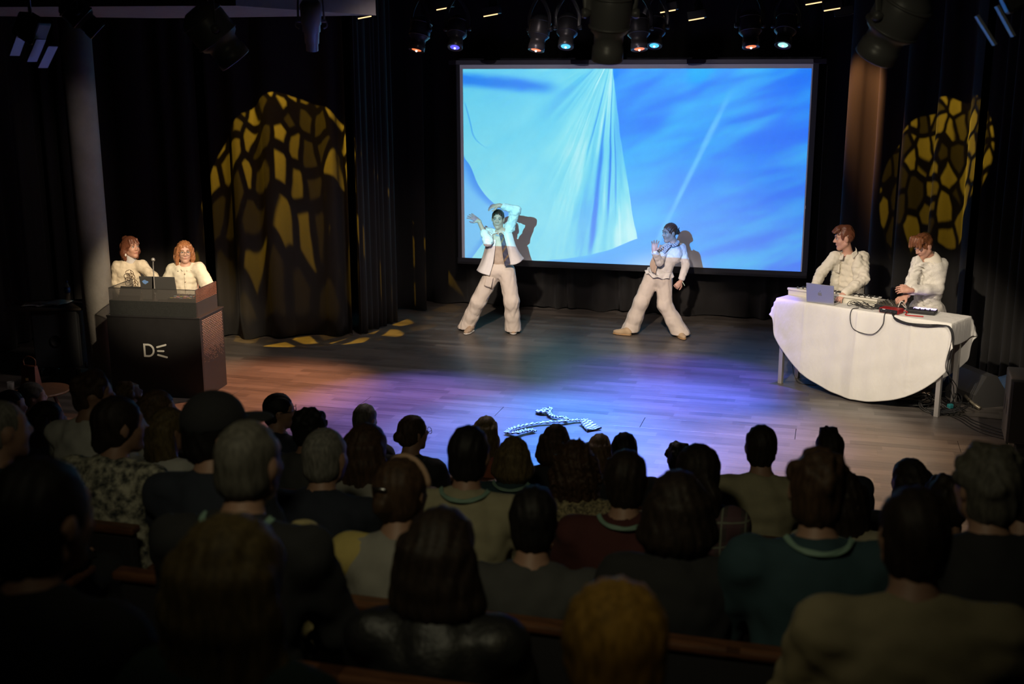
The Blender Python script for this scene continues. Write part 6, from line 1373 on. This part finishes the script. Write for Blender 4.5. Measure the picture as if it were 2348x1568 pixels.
def spectator(px, py, row, hair, hc, shirt, label, short, hs=1.0, turn=0.0, tilt=0.0, build=1.0, lanyard=False, extra=None, skin=SKA, h=0.012, sleeve=2, lean=0.0, seat_too=True, hw=1.0):
    ry, rz = ROWS[row]; H = at_y(px, py, ry); zf = rz; hh = H.z-zf
    f = unit((-2.7-H.x, 14.0-H.y, 0)); f = unit((f.x*0.55, f.y, 0)); s = Vector((f.y, -f.x, 0)); up = Vector((0, 0, 1))
    B = Vector((H.x, H.y, zf))-f*0.02
    p = lambda x, y, z: B+s*x+f*y+up*z
    t = thing('person', label, 'person', B, 0, 'audience')
    M = frame(f); a = math.radians(turn); hf = f*math.cos(a)+s*math.sin(a); HM = frame(hf-up*math.radians(tilt)*1.0, up+s*0.0)
    sz = hh-0.212; w = 0.175*build; hs_ = hs
    J = dict(head=H, neck=p(0, -0.050-lean, hh-0.125), chest=p(0, -0.085-lean, hh-0.335), waist=p(0, -0.11, hh-0.54), pel=p(0, -0.09, 0.54), shR=p(w, -0.065-lean, sz), shL=p(-w, -0.065-lean, sz), elR=p(w+0.06, 0.03, sz-0.27), elL=p(-w-0.06, 0.03, sz-0.27), wrR=p(0.11, 0.24, 0.66), wrL=p(-0.11, 0.24, 0.66))
    N = npm(M)
    # body: one continuous skin from head to hands, knees and feet
    S = SDF(h*1.48); add_head(S, H, HM, hs_, 1.0, True); S.cone(J['neck']-up*0.03, H-up*0.05-hf*0.02, 0.058, 0.052, 0.03); S.ell(J['chest'], (0.14*build, 0.09, 0.17), N, 0.05); S.ell(J['waist'], (0.125*build, 0.09, 0.16), N, 0.05); S.ell(J['pel'], (0.15, 0.11, 0.10), N, 0.05)
    for k, sx in (('R', 1), ('L', -1)):
        S.cone(J['neck']-up*0.05, J['sh'+k], 0.05, 0.05, 0.04); S.chain([J['sh'+k], J['el'+k], J['wr'+k]], [0.05, 0.042, 0.028], 0.03)
        add_hand(S, J['wr'+k], f*0.8-s*sx*0.5-up*0.25, up, 0.95, 0.35, 1.0, sx)
        S.chain([p(sx*0.09, -0.05, 0.52), p(sx*0.11, 0.40, 0.49), p(sx*0.10, 0.42, 0.08), p(sx*0.11, 0.55, 0.05)], [0.078, 0.058, 0.042, 0.032], 0.03)
    sdf_obj('body', S, skin, t)
    # shirt
    if sleeve is not None:
        S = SDF(h*1.36); S.ell(J["chest"], (0.180*build, 0.118, 0.20), N, 0.05); S.ell(J['waist'], (0.165*build, 0.125, 0.20), N, 0.06); S.ell(J['pel'], (0.175*build, 0.14, 0.12), N, 0.05)
        for k in ('R', 'L'):
            S.cone(J['neck']-up*0.052, J['sh'+k], 0.060, 0.064, 0.05); pts, rs = [J['sh'+k], J['el'+k], J['wr'+k]], [0.070*build, 0.060, 0.042]
            if sleeve == 1: pts, rs = [J['sh'+k], J['sh'+k].lerp(J['el'+k], 0.8)], [0.068*build, 0.066]
            if sleeve == 0: pts, rs = [J['sh'+k], J['sh'+k]-up*0.02], [0.055, 0.055]
            S.chain(pts, rs, 0.035)
        S.ball_cut(J['neck']+up*0.045+f*0.01, 0.060, 0.012)
        so_ = sdf_obj('shirt', S, SH[shirt], t, waves(int(px) % 97, 55, .006, 7))
    S = SDF(h*2.2); S.ell(J['pel']-up*0.02, (0.17*build, 0.135, 0.10), N, 0.05)
    for sx in (-1, 1): S.chain([p(sx*0.09, -0.05, 0.53), p(sx*0.115, 0.41, 0.495), p(sx*0.105, 0.43, 0.12)], [0.095, 0.075, 0.060], 0.03)
    sdf_obj('trousers', S, DKT, t)
    S = SDF(h*1.4)
    for sx in (-1, 1): q = p(sx*0.11, 0.44, 0.05); S.cone(q+up*0.0, q+f*0.15-up*0.01, 0.044, 0.040, 0.02)
    S.plane((0, 0, zf+0.004), (0, 0, -1)); sdf_obj('shoes', S, MBLK, t)
    # hair
    hm = HR[hc]; P = lambda x, y, z: H+HM @ Vector((x*hs_*hw, y*hs_, z*hs_)); HN = npm(HM)
    S = SDF(min(h, 0.011)); g, fq = 0.003, 170
    if hair == 'bald':
        S.ell(P(0, -0.013, 0.026), (0.0765*hs_, 0.0955*hs_, 0.0905*hs_), HN, 0.02); S.ell(P(0, -0.028, -0.03), (0.073*hs_, 0.078*hs_, 0.066*hs_), HN, 0.02); S.ell(P(0, 0.115, -0.01), (0.10, 0.085, 0.13), HN, 0.012, -1); g = 0.0012
        for sx in (-1, 1): S.ell(P(sx*0.085, 0.004, -0.03), (0.030, 0.028, 0.042), HN, 0.01, -1)
    else:
        S.ell(P(0, -0.014, 0.028), (0.082*hs_*hw, 0.100*hs_, 0.095*hs_), HN, 0.02)
        if hair in ('short', 'spiky', 'wavy', 'curly', 'cap'):
            S.ell(P(0, -0.03, -0.035), (0.074*hs_*hw, 0.080*hs_, 0.078*hs_), HN, 0.02)
            if hair == 'spiky':
                for i in range(9): S.cone(P(-0.04+0.02*(i % 5), 0.03-0.03*(i//5), 0.10), P(-0.042+0.021*(i % 5), 0.035-0.03*(i//5), 0.118+0.004*(i % 3)), 0.020, 0.010, 0.018)
            if hair in ('wavy', 'curly'):
                rs_ = random.Random(int(px))
                for i in range(22):
                    a1, a2 = rs_.uniform(0, 2*PI), rs_.uniform(-0.3, 1.3); S.ell(P(0.078*math.cos(a1)*math.cos(a2), -0.014+0.09*math.sin(a1)*math.cos(a2), 0.03+0.088*math.sin(a2)), (0.024, 0.024, 0.022), HN, 0.012)
            S.ell(P(0, 0.125, -0.04), (0.09*hs_, 0.085*hs_, 0.11*hs_), HN, 0.012, -1)
            for sx in (-1, 1): S.ell(P(sx*0.085, 0.004, -0.03), (0.030, 0.028, 0.042), HN, 0.01, -1)
        elif hair in ('bun', 'updo', 'ponytail'):
            S.ell(P(0, -0.03, -0.03), (0.076*hs_*hw, 0.082*hs_, 0.070*hs_), HN, 0.02)
            if hair == 'bun': S.ell(P(0, -0.115, -0.01), (0.036, 0.034, 0.036), HN, 0.012)
            if hair == 'updo': S.ell(P(0, -0.075, -0.065), (0.05, 0.045, 0.045), HN, 0.02)
            if hair == 'ponytail': S.chain([P(0, -0.10, 0.0), P(0.02, -0.135, -0.06), P(0.02, -0.12, -0.20), P(0.01, -0.11, -0.28)], [0.030, 0.036, 0.032, 0.014], 0.02)
            S.ell(P(0, 0.125, -0.04), (0.09*hs_, 0.085*hs_, 0.11*hs_), HN, 0.012, -1)
        else:
            L = dict(bob=-0.125, long=-0.26, braids=-0.30, midlong=-0.18)[hair]
            for i in range(9):
                a = -PI/2+(-1.3+2.6*i/8); x, y = 0.080*math.cos(a), -0.014+0.094*math.sin(a)
                flare = 1.12 if hair == 'bob' else 1.2
                S.chain([P(x, y, 0.03), P(x*1.06, y*1.02, -0.05), P(x*flare, y*1.0+0.0, L*0.62), P(x*(flare-0.12), y*0.95, L)], [0.026, 0.032, 0.034 if hair != 'braids' else 0.026, 0.018], 0.022)
            S.ell(P(0, 0.130, -0.06), (0.085*hs_, 0.085*hs_, 0.13*hs_), HN, 0.012, -1)
            if hair == 'braids': g, fq = 0.006, 150
    c3 = np.array(tuple(H), np.float32); a_ = npm(HM) @ np.array([1, .15, .05], np.float32); b_ = npm(HM) @ np.array([.1, .2, 1], np.float32)
    def disp(Q):
        q = Q-c3
        o = g*np.sin(q@a_*fq+2.5*np.sin(q@b_*18+px))+g*0.6*np.sin(q@a_*fq*1.8+2*np.sin(q@b_*30))
        if hair == 'braids': o = o+0.005*np.sin(q@b_*190+4*np.sin(q@a_*75))
        return o.astype(np.float32)
    sdf_obj('hair', S, hm, t, disp)
    if hair == 'cap':
        S = SDF(0.009); S.ell(P(0, -0.010, 0.045), (0.088*hs_, 0.104*hs_, 0.092*hs_), HN, 0.02).plane(P(0, 0, 0.028), HM @ Vector((0, 0.12, -1))); S.ell(P(0, 0.115, 0.032), (0.075, 0.085, 0.010), HN, 0.012); sdf_obj('cap', S, CAPM, t)
    if lanyard:
        c = J['neck']+up*0.006; pts = [c+s*0.100*math.sin(a)-f*0.100*math.cos(a)-up*(0.022*math.cos(a)) for a in np.linspace(-1.4, 1.4, 9)]
        ribbon('lanyard', pts, 0.017, LANY, t, 30, 0.007, up=-f*0.8+up*0.7)
    if extra: extra(t, P, p, J, HM)
    if seat_too: seat((B.x+f.x*0.0, ry-0.02, zf), 0, 'wooden-railed theatre seat of the '+short)
    USED.append((px, row))
    return t
WIRE = mat('glasses_dark', (0.03, 0.03, 0.03), 0.3)
def specs(t, P, p, J, HM):
    g = MB()
    for x in (-1, 1):
        g.tube([P(x*0.033+0.026*math.cos(a), 0.105, 0.006+0.022*math.sin(a)) for a in [2*PI*i/16 for i in range(17)]], 0.0022, 5, False); g.tube([P(x*0.058, 0.102, 0.010), P(x*0.080, 0.02, 0.008), P(x*0.082, -0.02, 0.0)], 0.0022, 5)
    g.build('glasses', WIRE, t, True)
def clip(t, P, p, J, HM): MB().tube([P(-0.03, -0.118, 0.045), P(0.02, -0.12, 0.05)], 0.006, 6).build('hair_clip', STEEL, t, True)
def hairband(t, P, p, J, HM): MB().tube([P(0.082*math.sin(a), 0.03, 0.02+0.098*math.cos(a)) for a in np.linspace(-1.5, 1.5, 16)], 0.011, 6).build('hair_band', fabric('tan_band', (0.35, 0.22, 0.14)), t, True)
def collar_white(t, P, p, J, HM):
    c = J['neck']-Vector((0, 0, 0.03)); MB().tube([c+Vector((0.066*math.cos(a), 0.066*math.sin(a), 0.01)) for a in [2*PI*i/16 for i in range(17)]], 0.016, 6, False).build('collar', SH['white'], t, True)
def raglan(t, P, p, J, HM):
    S = SDF(0.011)
    for k in ('R', 'L'): S.cone(J['neck']-Vector((0, 0, 0.062)), J['sh'+k], 0.060, 0.074, 0.03); S.chain([J['sh'+k], J['el'+k], J['wr'+k]], [0.080, 0.068, 0.048], 0.03)
    S.ball_cut(J['neck']+Vector((0, 0, 0.04)), 0.062); sdf_obj('raglan_sleeves', S, SH['yellow'], t)

# nearest rows first
spectator(540, 1322, 6, 'long', 'ash', 'green', 'woman with long blonde hair in the foreground at lower left', 'long-haired blonde in the foreground', 1.1, 14, hw=1.18, sleeve=0, h=0.010, build=1.0)
spectator(1412, 1478, 6, 'updo', 'blond', 'black', 'person with pinned-up golden blonde hair at the bottom edge', 'golden blonde at the bottom edge', 1.08, -4, hw=1.12, h=0.010)
spectator(98, 1190, 6, 'short', 'black', 'black', 'large dark-haired man at the left edge, second from the bottom', 'large dark-haired man at the left edge', 1.12, 16, h=0.011, build=1.12)
spectator(572, 1062, 5, 'bald', 'grey', 'black', 'balding grey man in black with a pale lanyard, left of centre', 'balding man with the pale lanyard', 1.08, 8, lanyard=True, build=1.06, h=0.011)
spectator(1015, 1265, 5, 'midlong', 'dark', 'leather', 'woman with dark tousled hair in a black leather jacket', 'woman in the leather jacket', 1.05, 10, hw=1.05, h=0.011)
spectator(2093, 1226, 5, 'short', 'dark', 'polo', 'man in a tan polo shirt, large in the lower right', 'man in the tan polo shirt', 1.0, -6, build=1.16, h=0.011)
spectator(6, 985, 4, 'bald', 'white', 'teal', 'white-haired man cut by the left edge, in teal', 'white-haired man at the left edge', 1.0, 35)
spectator(497, 990, 4, 'cap', 'black', 'navy', 'person with a black baseball cap and long dark hair', 'person in the baseball cap', 1.12, 48, h=0.011)
spectator(923, 1128, 4, 'bun', 'brown', 'grey', 'woman with a small bun and a yellow-sleeved grey shirt', 'woman with the bun and yellow sleeves', 1.02, 20, hw=1.08, extra=lambda *a: (clip(*a), hairband(*a), raglan(*a)), build=0.95)
spectator(1225, 1192, 4, 'short', 'black', 'charcoal', 'dark-haired man in a plain charcoal shirt, centre front', 'man in the charcoal shirt', 1.0, 0, build=1.1)
spectator(1552, 1162, 4, 'bob', 'dark', 'black', 'woman with full dark brown hair right of centre', 'woman with full dark hair right of centre', 1.04, -6, hw=1.05)
spectator(1874, 1125, 4, 'wavy', 'brown', 'teal', 'man with greying brown hair in a dark teal sweater', 'man in the dark teal sweater', 1.05, 6, lanyard=True, build=1.18)
spectator(2262, 1115, 4, 'wavy', 'grey', 'black', 'person with thick pale grey hair near the right edge', 'person with thick grey hair', 1.08, -18, build=1.1)
spectator(275, 975, 3, 'updo', 'dark', 'floral', 'person with dark hair in a pale floral print shirt', 'person in the floral shirt', 1.12, 38, build=1.12)
spectator(747, 1048, 3, 'bald', 'white', 'navy', 'man with short white hair in a navy jumper', 'white-haired man in navy', 1.14, 10, build=1.1)
spectator(1076, 1042, 3, 'short', 'black', 'olive', 'man with big ears in an olive-beige T-shirt and lanyard', 'man in the olive-beige T-shirt', 1.04, 4, lanyard=True, sleeve=1, build=1.05)
spectator(1435, 1100, 3, 'short', 'dark', 'maroon', 'dark-haired man in a maroon top with a green lanyard', 'man in the maroon top', 1.05, 0, lanyard=True, build=1.12)
spectator(2338, 1135, 3, 'short', 'dark', 'black', 'dark-haired man cut by the right edge', 'dark-haired man at the right edge', 1.0, -35)
spectator(215, 902, 2, 'wavy', 'brown', 'white', 'man with wavy brown hair and a white shirt, left', 'wavy-haired man in the white shirt', 1.0, 55)
spectator(392, 985, 2, 'long', 'ash', 'white', 'woman with fair hair behind the floral shirt, in white', 'fair-haired woman behind the floral shirt', 1.0, 40)
spectator(843, 1028, 2, 'long', 'brown', 'grey', 'woman with long brown hair falling over a grey top', 'long brown-haired woman in grey', 1.1, 15, hw=1.12)
spectator(1320, 1066, 2, 'braids', 'brown', 'leopard', 'woman with many thin braids and a spotted top', 'woman with the thin braids', 1.05, 0, hw=1.06)
spectator(1598, 1080, 2, 'ponytail', 'dark', 'plaid', 'woman with a low dark ponytail in a plaid shirt', 'woman in the plaid shirt', 1.1, -20, hw=1.12)
spectator(1930, 1135, 2, 'long', 'dark', 'beige', 'long dark-haired woman in beige, hidden behind the teal sweater', 'dark-haired woman in beige', 1.0, -5)
spectator(2168, 1150, 2, 'curly', 'dark', 'black', 'person with short dark curls, low at the right', 'person with short dark curls', 1.0, -10)
spectator(112, 962, 1, 'long', 'dark', 'navy', 'woman with long straight dark hair at the left', 'woman with long straight dark hair', 1.0, 40)
spectator(365, 938, 1, 'bob', 'light', 'white', 'light-haired woman in white before the lectern', 'light-haired woman before the lectern', 1.0, 55)
spectator(713, 982, 1, 'curly', 'black', 'charcoal', 'person with black curls in a grey jacket', 'person with black curls', 1.02, 30)
spectator(1179, 1046, 1, 'bob', 'ash', 'teal', 'person with a short blonde bob and green lanyard', 'person with the blonde bob', 0.98, 0, lanyard=True)
spectator(1745, 1024, 1, 'short', 'dark', 'olive', 'man in a sand-coloured T-shirt alone before the stage, right', 'man in the sand-coloured T-shirt', 1.0, 4, sleeve=1, build=1.05)
spectator(2083, 1102, 1, 'midlong', 'dark', 'black', 'woman with wavy dark hair in a dark coat, right', 'woman with wavy dark hair at right', 1.0, -20)
spectator(28, 930, 0, 'short', 'dark', 'navy', 'dark-haired man in profile at the far left', 'dark-haired man at far left', 0.95, 60)
spectator(296, 915, 0, 'wavy', 'light', 'black', 'person with light brown hair just under the lectern', 'light brown-haired person under the lectern', 0.98, 20)
spectator(642, 942, 0, 'short', 'black', 'navy', 'man with black hair, glasses and dark suit in profile', 'man in the dark suit', 1.0, 60, extra=lambda *a: (specs(*a), collar_white(*a)))
spectator(948, 992, 0, 'bun', 'brown', 'black', 'woman with brown hair tied back, glasses and black jacket', 'woman in the black jacket', 0.98, 40, extra=specs)
spectator(1276, 1014, 0, 'bob', 'brown', 'black', 'brown-haired person in black beside the braids', 'brown-haired person in black', 1.0, 10)
spectator(1432, 1034, 0, 'short', 'black', 'black', 'dark head just above the maroon top', 'dark head above the maroon top', 1.0, 0)
spectator(1901, 1029, 0, 'spiky', 'dark', 'navy', 'man with spiky hair and big ears in a navy jacket', 'man with spiky hair', 0.97, -4, build=1.02)
spectator(76, 910, -1, 'short', 'grey', 'charcoal', 'grey-haired person in the front row at far left', 'grey-haired person at far left', 1.0, 40)
spectator(838, 962, -1, 'short', 'grey', 'black', 'person with close-cropped pale hair behind the long brown hair', 'person with cropped pale hair', 1.0, 10)
spectator(1116, 990, -1, 'long', 'ash', 'rust', 'woman with long blonde hair and a rust knit, front row', 'woman in the rust knit', 0.98, 10)
spectator(1376, 1030, -1, 'midlong', 'light', 'black', 'person with light brown hair between braids and maroon top', 'light brown-haired person in front', 0.95, 10)
spectator(1556, 1052, -1, 'curly', 'black', 'black', 'person with black curls half hidden in the front row', 'person with hidden black curls', 0.95, -10)
# empty seats and a beige arm shape over one of them
for (px, row, lab) in ((715, 4, 'theatre seat with a beige arm shape over its back'), (1745, 5, 'empty theatre seat left of the tan polo shirt'), (700, 5, 'empty theatre seat between the balding man and the leather jacket'), (1700, 6, 'empty theatre seat with a curved wooden rail at the bottom right'), (2000, 6, 'empty theatre seat in front of the tan polo shirt'), (340, 5, 'empty theatre seat beside the large dark-haired man')):
    y, z = ROWS[row]; x = at_y(px, 1300, y).x; seat((x, y-0.02, z), 0, lab)
y, z = ROWS[4]; x = at_y(718, 1260, y-0.28).x
S = SDF(0.011); c = Vector((x, y-0.30, z))
S.cone(c+Vector((-0.02, 0.0, 1.07)), c+Vector((-0.02, -0.02, 0.78)), 0.052, 0.058, 0.04).cone(c+Vector((0.055, 0.0, 0.93)), c+Vector((0.06, -0.02, 0.72)), 0.048, 0.056, 0.04).cone(c+Vector((0.0, 0.03, 0.96)), c+Vector((0, 0.05, 0.74)), 0.045, 0.05, 0.04)
o = sdf_obj('coat', S, SH['yellow'] if False else fabric('camel_sleeve', (0.40, 0.33, 0.15)), None, waves(5, 50, .006)); mark(o, 'beige bent arm shape over an empty theatre seat', 'coat')  # stand-in for a bent arm in a beige sleeve, modelled as bunched cloth
